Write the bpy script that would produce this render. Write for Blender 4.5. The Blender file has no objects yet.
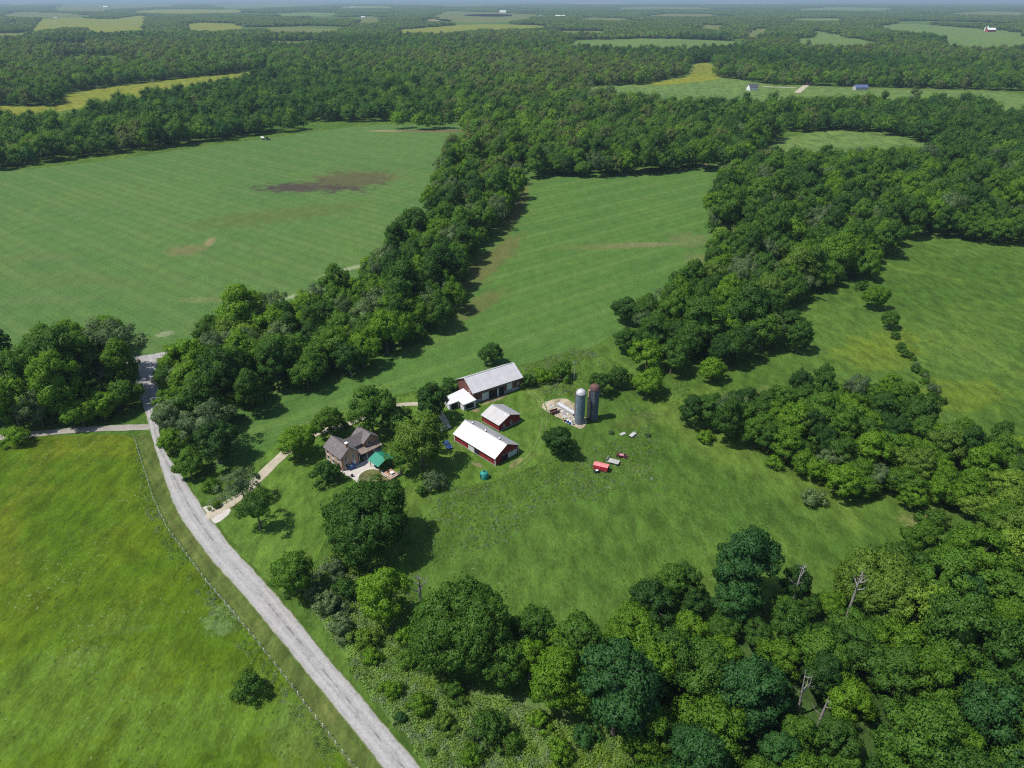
import bpy, math, random
import numpy as np
from mathutils import Vector, Matrix

random.seed(7)
RS = np.random.RandomState(11)
SC = bpy.context.scene
COL = SC.collection
R = math.radians

# ------------------------------------------------------------------ camera geometry
F, H = 683.0, 120.0
PIT = math.atan(385.5 / F)
SP, CP = math.sin(PIT), math.cos(PIT)


def G(u, v, z=0.0):
    """photo pixel -> point of the plane at height z"""
    a = (u - 512) / F
    b = -(v - 384) / F
    dy = CP + b * SP
    dz = -SP + b * CP
    t = (z - H) / dz
    return (a * t, dy * t)


def PXv(x, y, z):
    zz = z - H
    d = y * CP - zz * SP
    up = y * SP + zz * CP
    d = np.maximum(d, 1e-3)
    return 512 + F * x / d, 384 - F * up / d


def ppm(x, y, z=0):
    return F / (y * CP - (z - H) * SP)


def inpoly(px, py, poly):
    px = np.asarray(px, float)
    py = np.asarray(py, float)
    ins = np.zeros(px.shape, bool)
    n = len(poly)
    for i in range(n):
        x1, y1 = poly[i]
        x2, y2 = poly[(i + 1) % n]
        if y1 == y2:
            continue
        c = ((y1 > py) != (y2 > py)) & (px < (x2 - x1) * (py - y1) / (y2 - y1) + x1)
        ins ^= c
    return ins


# ------------------------------------------------------------------ scene, camera, light
SC.render.resolution_x, SC.render.resolution_y = 1024, 768
SC.view_settings.view_transform = 'Standard'
SC.view_settings.look = 'None'
SC.view_settings.gamma = 1
SC.view_settings.exposure = 0.10
SC.view_settings.use_curve_mapping = False

cam = bpy.data.cameras.new('camera')
cam.sensor_width = 36
cam.lens = F / 1024 * 36
cam.clip_start = 1
cam.clip_end = 90000
co = bpy.data.objects.new('camera', cam)
COL.objects.link(co)
co.location = (0, 0, H)
co.rotation_euler = (math.pi / 2 - PIT, 0, 0)
SC.camera = co

SUN_EL = R(61)
sd = Vector((-0.965, -0.26, 0)).normalized()
sun_vec = Vector((sd.x * math.cos(SUN_EL), sd.y * math.cos(SUN_EL), math.sin(SUN_EL)))
sl = bpy.data.lights.new('sun', 'SUN')
sl.energy = 4.8
sl.angle = R(0.55)
sl.color = (1.0, 0.95, 0.87)
so = bpy.data.objects.new('sun', sl)
COL.objects.link(so)
so.rotation_euler = (-sun_vec).to_track_quat('-Z', 'Y').to_euler()

w = bpy.data.worlds.new('World')
SC.world = w
w.use_nodes = True
wn = w.node_tree
bgn = wn.nodes['Background']
sky = wn.nodes.new('ShaderNodeTexSky')
sky.sky_type = 'NISHITA'
sky.sun_disc = False
sky.sun_elevation = SUN_EL
sky.sun_rotation = math.atan2(sd.x, sd.y)
sky.altitude = 200
wn.links.new(sky.outputs['Color'], bgn.inputs['Color'])
bgn.inputs['Strength'].default_value = 0.12

try:
    SC.cycles.max_bounces = 5
    SC.cycles.diffuse_bounces = 3
    SC.cycles.transmission_bounces = 3
    SC.cycles.transparent_max_bounces = 4
    SC.cycles.use_denoising = False
    SC.cycles.filter_width = 1.15
    SC.cycles.caustics_reflective = False
    SC.cycles.caustics_refractive = False
except Exception:
    pass


# ------------------------------------------------------------------ material helpers
class NT:
    def __init__(self, name):
        self.m = bpy.data.materials.new(name)
        self.m.use_nodes = True
        self.t = self.m.node_tree
        self.b = self.t.nodes['Principled BSDF']
        self.b.inputs['Roughness'].default_value = 0.85
        self.b.inputs['Specular IOR Level'].default_value = 0.2

    def n(self, kind, **kw):
        nd = self.t.nodes.new(kind)
        for k, v in kw.items():
            setattr(nd, k, v)
        return nd

    def l(self, a, b):
        self.t.links.new(a, b)

    def put(self, sock, v):
        if hasattr(v, 'is_linked') or hasattr(v, 'links'):
            self.l(v, sock)
        else:
            sock.default_value = v

    def pos(self):
        if not hasattr(self, '_pos'):
            self._pos = self.n('ShaderNodeNewGeometry').outputs['Position']
        return self._pos

    def obj(self):
        if not hasattr(self, '_obj'):
            self._obj = self.n('ShaderNodeTexCoord').outputs['Object']
        return self._obj

    def mapping(self, vec, rot=0, scale=(1, 1, 1), loc=(0, 0, 0)):
        mp = self.n('ShaderNodeMapping')
        self.l(vec, mp.inputs['Vector'])
        mp.inputs['Rotation'].default_value = (0, 0, rot)
        mp.inputs['Scale'].default_value = scale
        mp.inputs['Location'].default_value = loc
        return mp.outputs['Vector']

    def noise(self, vec, scale, detail=4, rough=0.55, dist=0):
        nd = self.n('ShaderNodeTexNoise')
        self.l(vec, nd.inputs['Vector'])
        nd.inputs['Scale'].default_value = scale
        nd.inputs['Detail'].default_value = detail
        nd.inputs['Roughness'].default_value = rough
        nd.inputs['Distortion'].default_value = dist
        return nd.outputs['Fac']

    def ma(self, op, a, b=0.0, c=None, clamp=False):
        nd = self.n('ShaderNodeMath', operation=op)
        nd.use_clamp = clamp
        self.put(nd.inputs[0], a)
        self.put(nd.inputs[1], b)
        if c is not None:
            self.put(nd.inputs[2], c)
        return nd.outputs[0]

    def sstep(self, x, lo, hi, a=0.0, b=1.0):
        nd = self.n('ShaderNodeMapRange', interpolation_type='SMOOTHSTEP')
        self.put(nd.inputs['Value'], x)
        nd.inputs['From Min'].default_value = lo
        nd.inputs['From Max'].default_value = hi
        nd.inputs['To Min'].default_value = a
        nd.inputs['To Max'].default_value = b
        return nd.outputs['Result']

    def mix(self, f, a, b, blend='MIX'):
        nd = self.n('ShaderNodeMix', data_type='RGBA', blend_type=blend)
        self.put(nd.inputs[0], f)
        for s, v in ((nd.inputs[6], a), (nd.inputs[7], b)):
            if isinstance(v, (tuple, list)):
                s.default_value = (v[0], v[1], v[2], 1)
            else:
                self.l(v, s)
        return nd.outputs[2]

    def bump(self, h, strength=0.5, dist=0.1):
        nd = self.n('ShaderNodeBump')
        nd.inputs['Strength'].default_value = strength
        nd.inputs['Distance'].default_value = dist
        self.l(h, nd.inputs['Height'])
        self.l(nd.outputs['Normal'], self.b.inputs['Normal'])
        return nd.outputs['Normal']

    def color(self, c):
        if isinstance(c, (tuple, list)):
            self.b.inputs['Base Color'].default_value = (c[0], c[1], c[2], 1)
        else:
            self.l(c, self.b.inputs['Base Color'])


def sc3(c, k):
    return (c[0] * k, c[1] * k, c[2] * k)


def simple(name, c, rough=0.7, var=0.18, scale=1.2, metallic=0.0, spec=0.3, bump=0.0):
    t = NT(name)
    nz = t.noise(t.obj(), scale, 5, 0.6)
    t.color(t.mix(t.sstep(nz, 0.3, 0.7), sc3(c, 1 - var), sc3(c, 1 + var)))
    t.b.inputs['Roughness'].default_value = rough
    t.b.inputs['Metallic'].default_value = metallic
    t.b.inputs['Specular IOR Level'].default_value = spec
    if bump:
        t.bump(t.noise(t.obj(), scale * 6, 4), bump, 0.03)
    return t.m


def ground_mat(name, c1, c2, c3=None, patches=(), stripes=(), streak=(0.6, 0.5), bump=0.8, big=0.02,
               fine=1.3, speck=None, bdist=0.35, tuft=(.38, .28)):
    """grass and crops: large drifts, tufts, specks of weed, rows, bare soil patches"""
    t = NT(name)
    p = t.pos()
    flat = t.mapping(p, 0, (1, 1, 0))
    n1 = t.noise(flat, big, 5, 0.6, 0.6)
    n2 = t.noise(t.mapping(p, streak[0], (1, 0.42, 0)), fine * 0.28, 5, 0.68)
    n3 = t.noise(t.mapping(p, streak[0], (1, 0.55, 0)), fine * 1.6, 4, 0.7)
    col = t.mix(t.sstep(n1, 0.36, 0.64), c1, c2)
    if c3 is not None:
        n4 = t.noise(t.mapping(p, 0.3, (1, 0.7, 0), (40, 13, 0)), big * 1.7, 4, 0.6, 1.0)
        col = t.mix(t.sstep(n4, 0.5, 0.68), col, c3)
    for ang, per, amp, c, wob in stripes:
        s = t.n('ShaderNodeSeparateXYZ')
        t.l(p, s.inputs[0])
        a = t.ma('MULTIPLY', s.outputs[0], -math.sin(ang) * 2 * math.pi / per)
        b = t.ma('MULTIPLY', s.outputs[1], math.cos(ang) * 2 * math.pi / per)
        ph = t.ma('ADD', a, b)
        ph = t.ma('ADD', ph, t.ma('MULTIPLY', t.noise(flat, 0.011, 3), wob))
        sn = t.ma('SINE', ph)
        f = t.ma('MULTIPLY', t.sstep(sn, -0.6, 1.0), amp)
        f = t.ma('MULTIPLY', f, t.sstep(t.noise(flat, 0.02, 3, 0.6), 0.25, 0.65, 0.55, 1.0))
        col = t.mix(f, col, c)
    for (px, py, rx, ry, rot, c, amt) in patches:
        mp = t.mapping(p, 0, (1, 1, 0), (-px, -py, 0))
        mp = t.mapping(mp, -rot, (1, 1, 1))
        mp = t.mapping(mp, 0, (1 / rx, 1 / ry, 1))
        ln = t.n('ShaderNodeVectorMath', operation='LENGTH')
        t.l(mp, ln.inputs[0])
        nn = t.noise(flat, 2.2 / max(min(rx, ry), 2), 5, 0.65)
        d = t.ma('ADD', ln.outputs['Value'], t.ma('MULTIPLY', t.ma('SUBTRACT', nn, 0.5), 2.4))
        f = t.sstep(d, 0.55, 1.15, amt, 0.0)
        col = t.mix(f, col, c)
    # tufts: lighter and darker blades
    f2 = t.sstep(n2, 0.25, 0.75, 1 - tuft[0], 1 + tuft[0])
    f3 = t.sstep(n3, 0.2, 0.8, 1 - tuft[1], 1 + tuft[1])
    k = t.ma('MULTIPLY', f2, f3)
    cb = t.n('ShaderNodeCombineColor')
    for i in range(3):
        t.l(k, cb.inputs[i])
    col = t.mix(1.0, col, cb.outputs[0], 'MULTIPLY')
    if speck is not None:
        c, thr, scl = speck
        ns = t.noise(flat, scl, 3, 0.7)
        ng = t.noise(flat, scl * 0.06, 3, 0.6)
        f = t.ma('MULTIPLY', t.sstep(ns, thr, thr + 0.06), t.sstep(ng, 0.48, 0.62))
        col = t.mix(f, col, c)
    t.color(col)
    t.b.inputs['Roughness'].default_value = 0.95
    t.b.inputs['Specular IOR Level'].default_value = 0.08
    hh = t.ma('ADD', t.ma('MULTIPLY', n2, 1.6), n3)
    t.bump(hh, bump, bdist)
    return t.m


def leaf_mat(name, c, hue=0.16, trans=0.34):
    t = NT(name)
    oi = t.n('ShaderNodeObjectInfo')
    nz = t.noise(t.pos(), 0.45, 3, 0.6)
    k = t.ma('ADD', t.ma('MULTIPLY', oi.outputs['Random'], 0.62), t.ma('MULTIPLY', nz, 0.5))
    lo = (c[0] * (1 - 2.0 * hue), c[1] * (1 - 1.7 * hue), c[2] * (1 - 0.4 * hue))
    hi = (c[0] * (1 + 2.0 * hue), c[1] * (1 + 1.8 * hue), c[2] * (1 + 0.8 * hue))
    col = t.mix(t.sstep(k, 0.12, 0.95), lo, hi)
    dif = t.n('ShaderNodeBsdfDiffuse')
    tr = t.n('ShaderNodeBsdfTranslucent')
    gl = t.n('ShaderNodeBsdfGlossy')
    gl.inputs['Roughness'].default_value = 0.5
    gl.inputs['Color'].default_value = (0.6, 0.65, 0.6, 1)
    t.l(col, dif.inputs['Color'])
    tc = t.mix(0.5, col, (c[0] * 1.3, c[1] * 1.5, c[2] * 0.6))
    t.l(tc, tr.inputs['Color'])
    m1 = t.n('ShaderNodeMixShader')
    m1.inputs[0].default_value = trans
    t.l(dif.outputs[0], m1.inputs[1])
    t.l(tr.outputs[0], m1.inputs[2])
    m2 = t.n('ShaderNodeMixShader')
    m2.inputs[0].default_value = 0.015
    t.l(m1.outputs[0], m2.inputs[1])
    t.l(gl.outputs[0], m2.inputs[2])
    t.l(m2.outputs[0], t.t.nodes['Material Output'].inputs['Surface'])
    t.t.nodes.remove(t.b)
    return t.m


# ------------------------------------------------------------------ mesh helpers
class MB:
    def __init__(self):
        self.v = []
        self.f = []

    def quad(self, a, b, c, d):
        i = len(self.v)
        self.v += [tuple(a), tuple(b), tuple(c), tuple(d)]
        self.f.append((i, i + 1, i + 2, i + 3))

    def box(self, cx, cy, cz, sx, sy, sz, rz=0.0, ry=0.0):
        i = len(self.v)
        m = Matrix.Rotation(rz, 3, 'Z') @ Matrix.Rotation(ry, 3, 'Y')
        for x in (-.5, .5):
            for y in (-.5, .5):
                for z in (-.5, .5):
                    p = m @ Vector((x * sx, y * sy, z * sz))
                    self.v.append((p.x + cx, p.y + cy, p.z + cz))
        for q in ((0, 1, 3, 2), (4, 6, 7, 5), (0, 4, 5, 1), (2, 3, 7, 6), (0, 2, 6, 4), (1, 5, 7, 3)):
            self.f.append(tuple(i + k for k in q))
        return self

    def ring(self, rings, cap=True):
        """rings: list of equal-length point loops"""
        n = len(rings[0])
        i = len(self.v)
        for r in rings:
            self.v += [tuple(p) for p in r]
        for k in range(len(rings) - 1):
            for j in range(n):
                a = i + k * n + j
                b = i + k * n + (j + 1) % n
                self.f.append((a, b, b + n, a + n))
        if cap:
            self.f.append(tuple(i + j for j in reversed(range(n))))
            self.f.append(tuple(i + (len(rings) - 1) * n + j for j in range(n)))
        return self

    def tube(self, p0, p1, r0, r1, n=8, cap=True):
        p0, p1 = Vector(p0), Vector(p1)
        d = (p1 - p0).normalized()
        a = d.orthogonal().normalized()
        b = d.cross(a)
        rr = []
        for p, r in ((p0, r0), (p1, r1)):
            rr.append([p + a * (r * math.cos(2 * math.pi * k / n)) + b * (r * math.sin(2 * math.pi * k / n)) for k in range(n)])
        return self.ring(rr, cap)

    def lathe(self, prof, n=24, cx=0, cy=0):
        return self.ring([[(cx + r * math.cos(2 * math.pi * k / n), cy + r * math.sin(2 * math.pi * k / n), z)
                           for k in range(n)] for r, z in prof])

    def prism(self, poly, z0, z1):
        """poly in xy; z0/z1 numbers or functions of (x,y)"""
        f0 = z0 if callable(z0) else (lambda x, y: z0)
        f1 = z1 if callable(z1) else (lambda x, y: z1)
        return self.ring([[(x, y, f0(x, y)) for x, y in poly], [(x, y, f1(x, y)) for x, y in poly]])

    def extrude_x(self, prof, x0, x1):
        """prof: (y,z) loop"""
        return self.ring([[(x0, y, z) for y, z in prof], [(x1, y, z) for y, z in prof]])

    def extrude_y(self, prof, y0, y1):
        return self.ring([[(x, y0, z) for x, z in prof], [(x, y1, z) for x, z in prof]])

    def build(self, name, mat, parent=None, smooth=False, bevel=0.0):
        me = bpy.data.meshes.new(name)
        me.from_pydata(self.v, [], self.f)
        me.update()
        o = bpy.data.objects.new(name, me)
        me.materials.append(mat)
        COL.objects.link(o)
        if parent is not None:
            o.parent = parent
        import bmesh
        bm = bmesh.new()
        bm.from_mesh(me)
        bmesh.ops.recalc_face_normals(bm, faces=bm.faces)
        if bevel:
            bmesh.ops.bevel(bm, geom=[e for e in bm.edges], offset=bevel, segments=1, affect='EDGES')
        bm.to_mesh(me)
        bm.free()
        if smooth:
            for p in me.polygons:
                p.use_smooth = True
        return o


def tag(o, label=None, cat=None, group=None, kind=None):
    if label:
        o['label'] = label
    if cat:
        o['category'] = cat
    if group:
        o['group'] = group
    if kind:
        o['kind'] = kind
    return o


def empty(name, loc, rz, label, cat, group=None):
    o = bpy.data.objects.new(name, None)
    o.location = (loc[0], loc[1], loc[2] if len(loc) > 2 else 0)
    o.rotation_euler = (0, 0, rz)
    o.empty_display_size = 0.5
    COL.objects.link(o)
    return tag(o, label, cat, group)


def mesh_np(name, verts, faces4, mats, tris=None, nrm=None):
    """fast mesh from numpy quads (and tris)"""
    me = bpy.data.meshes.new(name)
    nq = len(faces4)
    nt = 0 if tris is None else len(tris)
    me.vertices.add(len(verts))
    me.vertices.foreach_set('co', np.asarray(verts, np.float32).ravel())
    li = np.asarray(faces4, np.int32).ravel()
    tot = np.full(nq, 4, np.int32)
    if nt:
        li = np.concatenate([li, np.asarray(tris, np.int32).ravel()])
        tot = np.concatenate([tot, np.full(nt, 3, np.int32)])
    me.loops.add(len(li))
    me.loops.foreach_set('vertex_index', li)
    me.polygons.add(nq + nt)
    st = np.concatenate([[0], np.cumsum(tot)[:-1]]).astype(np.int32)
    me.polygons.foreach_set('loop_start', st)
    try:
        me.polygons.foreach_set('loop_total', tot)
    except Exception:
        pass
    me.update(calc_edges=True)
    for m in mats:
        me.materials.append(m)
    if nrm is not None:
        nr_ = np.asarray(nrm, np.float64)
        nr_ = nr_ / np.maximum(np.linalg.norm(nr_, axis=1), 1e-6)[:, None]
        me.normals_split_custom_set_from_vertices(nr_.tolist())
    return me


# ------------------------------------------------------------------ ground sheets
def densify(pts, step, jit, closed=True, seed=0):
    rr = random.Random(seed)
    out = []
    n = len(pts)
    for i in range(n if closed else n - 1):
        a = Vector(pts[i])
        b = Vector(pts[(i + 1) % n])
        L = (b - a).length
        k = max(1, int(L / step))
        d = (b - a).normalized() if L > 0 else Vector((1, 0))
        nn = Vector((-d.y, d.x))
        for j in range(k):
            p = a + (b - a) * (j / k) + nn * rr.uniform(-jit, jit)
            out.append((p.x, p.y))
    if not closed:
        out.append(tuple(pts[-1]))
    return out


def smooth_closed(pts, it=2):
    for _ in range(it):
        o = []
        n = len(pts)
        for i in range(n):
            a, b = pts[i], pts[(i + 1) % n]
            o.append((a[0] * .75 + b[0] * .25, a[1] * .75 + b[1] * .25))
            o.append((a[0] * .25 + b[0] * .75, a[1] * .25 + b[1] * .75))
        pts = o
    return pts


def sheet(name, pix, z, mat, step=6, jit=0.5, smooth=2, kind='structure', seed=1):
    pts = [G(u, v) for u, v in pix]
    if smooth:
        pts = smooth_closed(pts, smooth)
    pts = densify(pts, step, jit, True, seed)
    from mathutils.geometry import tessellate_polygon
    tr = tessellate_polygon([[Vector((x, y, 0)) for x, y in pts]])
    me = bpy.data.meshes.new(name)
    me.from_pydata([(x, y, z) for x, y in pts], [], [tuple(t) for t in tr])
    me.update()
    import bmesh
    bm = bmesh.new()
    bm.from_mesh(me)
    bmesh.ops.recalc_face_normals(bm, faces=bm.faces)
    for f in bm.faces:
        if f.normal.z < 0:
            f.normal_flip()
    bm.to_mesh(me)
    bm.free()
    o = bpy.data.objects.new(name, me)
    me.materials.append(mat)
    COL.objects.link(o)
    tag(o, kind=kind)
    return o


def smooth_open(pts, it=2):
    for _ in range(it):
        o = [pts[0]]
        for i in range(len(pts) - 1):
            a, b = pts[i], pts[i + 1]
            o.append(tuple(a[k] * .75 + b[k] * .25 for k in range(len(a))))
            o.append(tuple(a[k] * .25 + b[k] * .75 for k in range(len(a))))
        o.append(pts[-1])
        pts = o
    return pts


def ribbon(name, left, right, z, mat, jit=0.15, seed=3, edge_drop=0.0, step=2.5):
    """road surface between two ground polylines, with uv across/along"""
    rr = random.Random(seed)
    # resample each
    def resample(pl, n):
        d = [0]
        for i in range(len(pl) - 1):
            d.append(d[-1] + math.dist(pl[i], pl[i + 1]))
        out = []
        for k in range(n):
            s = d[-1] * k / (n - 1)
            i = 0
            while i < len(d) - 2 and d[i + 1] < s:
                i += 1
            f = (s - d[i]) / max(d[i + 1] - d[i], 1e-6)
            out.append((pl[i][0] + (pl[i + 1][0] - pl[i][0]) * f, pl[i][1] + (pl[i + 1][1] - pl[i][1]) * f))
        return out, d[-1]
    left = smooth_open(left, 2)
    right = smooth_open(right, 2)
    L = sum(math.dist(left[i], left[i + 1]) for i in range(len(left) - 1))
    n = max(4, int(L / step))
    l, _ = resample(left, n)
    r, _ = resample(right, n)
    v, f, uv = [], [], []
    M = 6
    for i in range(n):
        a, b = l[i], r[i]
        ja, jb = rr.uniform(-jit, jit), rr.uniform(-jit, jit)
        wv = math.dist(a, b)
        for k in range(M + 1):
            q = k / M
            qq = q
            if k == 0:
                qq = q + ja / wv
            if k == M:
                qq = q + jb / wv
            crown = 0.07 * (1 - (2 * q - 1) ** 2)
            v.append((a[0] + (b[0] - a[0]) * qq, a[1] + (b[1] - a[1]) * qq, z + crown))
            uv.append((q, i / (n - 1) * L))
    for i in range(n - 1):
        for k in range(M):
            a = i * (M + 1) + k
            f.append((a, a + 1, a + M + 2, a + M + 1))
    me = bpy.data.meshes.new(name)
    me.from_pydata(v, [], f)
    me.update()
    ul = me.uv_layers.new(name='UVMap')
    for lp in me.loops:
        ul.data[lp.index].uv = uv[lp.vertex_index]
    import bmesh
    bm = bmesh.new()
    bm.from_mesh(me)
    bmesh.ops.recalc_face_normals(bm, faces=bm.faces)
    for fc in bm.faces:
        if fc.normal.z < 0:
            fc.normal_flip()
    bm.to_mesh(me)
    bm.free()
    o = bpy.data.objects.new(name, me)
    me.materials.append(mat)
    COL.objects.link(o)
    tag(o, kind='structure')
    return o


def path(name, pix, width, z, mat, **kw):
    c = [G(u, v) for u, v in pix]
    l, r = [], []
    for i, p in enumerate(c):
        a = c[max(0, i - 1)]
        b = c[min(len(c) - 1, i + 1)]
        d = Vector((b[0] - a[0], b[1] - a[1])).normalized()
        l.append((p[0] - d.y * width / 2, p[1] + d.x * width / 2))
        r.append((p[0] + d.y * width / 2, p[1] - d.x * width / 2))
    return ribbon(name, l, r, z, mat, **kw)


HAZE_D = 7e-5
def pat(u, v, rx, ry, rot, c, amt):
    x, y = G(u, v)
    return (x, y, rx, ry, rot, c, amt)


SOIL = (0.058, 0.046, 0.038)
TAN = (0.24, 0.20, 0.115)
STRAW = (0.20, 0.19, 0.075)

m_base = ground_mat('grassland', (0.052, 0.106, 0.015), (0.071, 0.132, 0.021), (0.086, 0.142, 0.022),
                    big=0.012, fine=1.0, speck=((0.16, 0.2, 0.1), 0.62, 0.9),
                    patches=[pat(880, 350, 26, 14, 0.6, (0.13, 0.165, 0.012), .45), pat(960, 395, 22, 12, 0.3, (0.125, 0.165, 0.012), .45),
                             pat(770, 395, 8, 6, 0.5, STRAW, .3), 
                             pat(925, 520, 8, 5, 0.5, STRAW, .5),
                             pat(640, 420, 12, 4, 0.5, (0.10, 0.125, 0.03), .4)])
m_westcrop = ground_mat('young_crop', (0.062, 0.136, 0.034), (0.076, 0.152, 0.036), (0.086, 0.156, 0.036), big=0.008, fine=0.7,
                        streak=(-0.66, .4), bump=0.5, tuft=(.12, .24),
                        stripes=[(-0.663, 24.0, 0.55, (0.098, 0.158, 0.046), .22), (-0.663, 8.0, 0.45, (0.054, 0.112, 0.030), .1), (-0.663, 2.6, 0.35, (0.105, 0.152, 0.040), .05)],
                        patches=[pat(347, 181, 27, 36, 0.3, SOIL, 1.0), pat(303, 187, 34, 17, 0.1, SOIL, .95), pat(374, 178, 14, 24, 0.1, SOIL, .85), pat(355, 178, 42, 30, 0.2, (0.10, 0.115, 0.035), .6),
                                 pat(187, 250, 11, 12, 0.2, (0.16, 0.135, 0.06), .55), pat(210, 242, 3, 10, 0.2, (0.26, 0.2, 0.11), .6),
                                 pat(30, 258, 30, 8, 0.1, (0.10, 0.13, 0.045), .4), pat(80, 280, 40, 10, -.2, (0.095, 0.135, 0.04), .4),
                                 pat(280, 215, 60, 20, .5, (0.085, 0.115, 0.03), .6), pat(45, 300, 30, 6, 0.1, (0.10, 0.14, 0.05), .4),
                                 pat(200, 300, 14, 4, 0, STRAW, .3), pat(440, 131, 60, 10, 0, (0.13, 0.1, 0.06), .8), pat(385, 131, 20, 6, 0, TAN, .8),
                                 pat(165, 334, 4, 3, .6, (0.26, 0.27, 0.17), .6), pat(345, 270, 3, 16, -.8, (0.3, 0.32, 0.2), .6),
                                 pat(300, 295, 2.5, 12, -.9, (0.3, 0.32, 0.2), .6)])
m_midcrop = ground_mat('tall_crop', (0.058, 0.130, 0.026), (0.072, 0.148, 0.028), (0.080, 0.148, 0.028), big=0.010, fine=0.8,
                       streak=(0.66, .4), bump=0.6, tuft=(.14, .24),
                       stripes=[(0.66, 21.0, 0.6, (0.098, 0.168, 0.038), .35), (0.66, 7.0, 0.45, (0.046, 0.106, 0.024), .15), (0.66, 2.6, 0.35, (0.092, 0.155, 0.034), .06)],
                       patches=[pat(640, 245, 24, 5, 0.1, (0.17, 0.16, 0.08), .75), pat(605, 247, 30, 6, 0.05, (0.12, 0.14, 0.045), .6),
                                pat(690, 240, 14, 16, 0.3, (0.12, 0.14, 0.05), .6), pat(700, 262, 8, 16, 0.1, (0.12, 0.14, 0.05), .7),
                                pat(518, 205, 5, 70, -.12, (0.11, 0.115, 0.035), .9), pat(490, 262, 9, 55, -.32, (0.105, 0.115, 0.036), .9),
                                pat(478, 305, 7, 24, -.5, (0.10, 0.115, 0.036), .8), pat(305, 428, 7, 3, .6, TAN, .55), pat(352, 425, 5, 3, .6, TAN, .5)])
m_pasture = ground_mat('yellow_green_pasture', (0.059, 0.115, 0.006), (0.086, 0.131, 0.007), (0.098, 0.132, 0.009), big=0.022, fine=1.1,
                       streak=(0.2, .45), bump=0.9, speck=((0.19, 0.24, 0.10), 0.6, 1.0),
                       patches=[pat(222, 620, 4, 5, .6, (0.13, 0.21, 0.07), .7), pat(75, 660, 7, 3, .4, (0.11, 0.15, 0.05), .35),
                                pat(130, 630, 6, 1.2, .2, (0.10, 0.16, 0.04), .3), pat(40, 700, 26, 14, .2, (0.085, 0.15, 0.016), .8), pat(200, 720, 22, 10, .2, (0.085, 0.15, 0.016), .8),
                                pat(110, 620, 12, 4, .2, (0.09, 0.15, 0.016), .4), pat(300, 735, 7, 9, .6, (0.085, 0.14, 0.03), .6)])
m_lawn = ground_mat('mown_lawn', (0.062, 0.125, 0.016), (0.082, 0.150, 0.022), (0.092, 0.14, 0.026), big=0.03, fine=1.3, bump=0.35,
                    stripes=[(0.55, 3.2, 0.3, (0.085, 0.15, 0.024), 1.6)], bdist=0.15)
m_verge = ground_mat('mown_verge', (0.078, 0.112, 0.024), (0.095, 0.124, 0.030), (0.11, 0.125, 0.035), big=0.05, fine=1.1, bump=0.3,
                     streak=(-0.82, .2), stripes=[(-0.82, 2.1, 0.5, (0.055, 0.095, 0.02), .5)], bdist=0.15)
m_verge2 = ground_mat('road_edge_grass', (0.050, 0.105, 0.014), (0.066, 0.122, 0.016), None, big=0.05, fine=1.1, bump=0.4, streak=(-0.82, .2), bdist=0.2)
m_scrubground = ground_mat('rank_growth', (0.075, 0.135, 0.028), (0.105, 0.165, 0.05), (0.11, 0.175, 0.022), big=0.045, fine=1.0, bump=1.0, speck=((0.17, 0.21, 0.13), 0.6, 1.0))
m_floor = ground_mat('woodland_floor', (0.034, 0.070, 0.016), (0.048, 0.088, 0.02), None, big=0.06, fine=0.8, bump=0.6)
m_yellow = ground_mat('ripening_field', (0.170, 0.185, 0.022), (0.145, 0.178, 0.020), (0.14, 0.16, 0.03), big=0.006, fine=0.5, bump=0.3)
m_olive = ground_mat('olive_field', (0.125, 0.140, 0.035), (0.100, 0.132, 0.034), None, big=0.006, fine=0.4, bump=0.3)
m_farcrop = ground_mat('far_crop', (0.094, 0.158, 0.040), (0.110, 0.168, 0.040), None, big=0.006, fine=0.4, bump=0.3)
m_tanfield = ground_mat('bare_field', (0.24, 0.185, 0.11), (0.2, 0.165, 0.1), None, big=0.01, fine=0.4, bump=0.2)
m_rubble = ground_mat('bare_rubble', (0.36, 0.30, 0.20), (0.46, 0.39, 0.29), (0.20, 0.19, 0.09), big=0.22, fine=3.0, bump=1.0, bdist=0.2, speck=((0.6, 0.56, 0.5), 0.55, 2.5))


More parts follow.
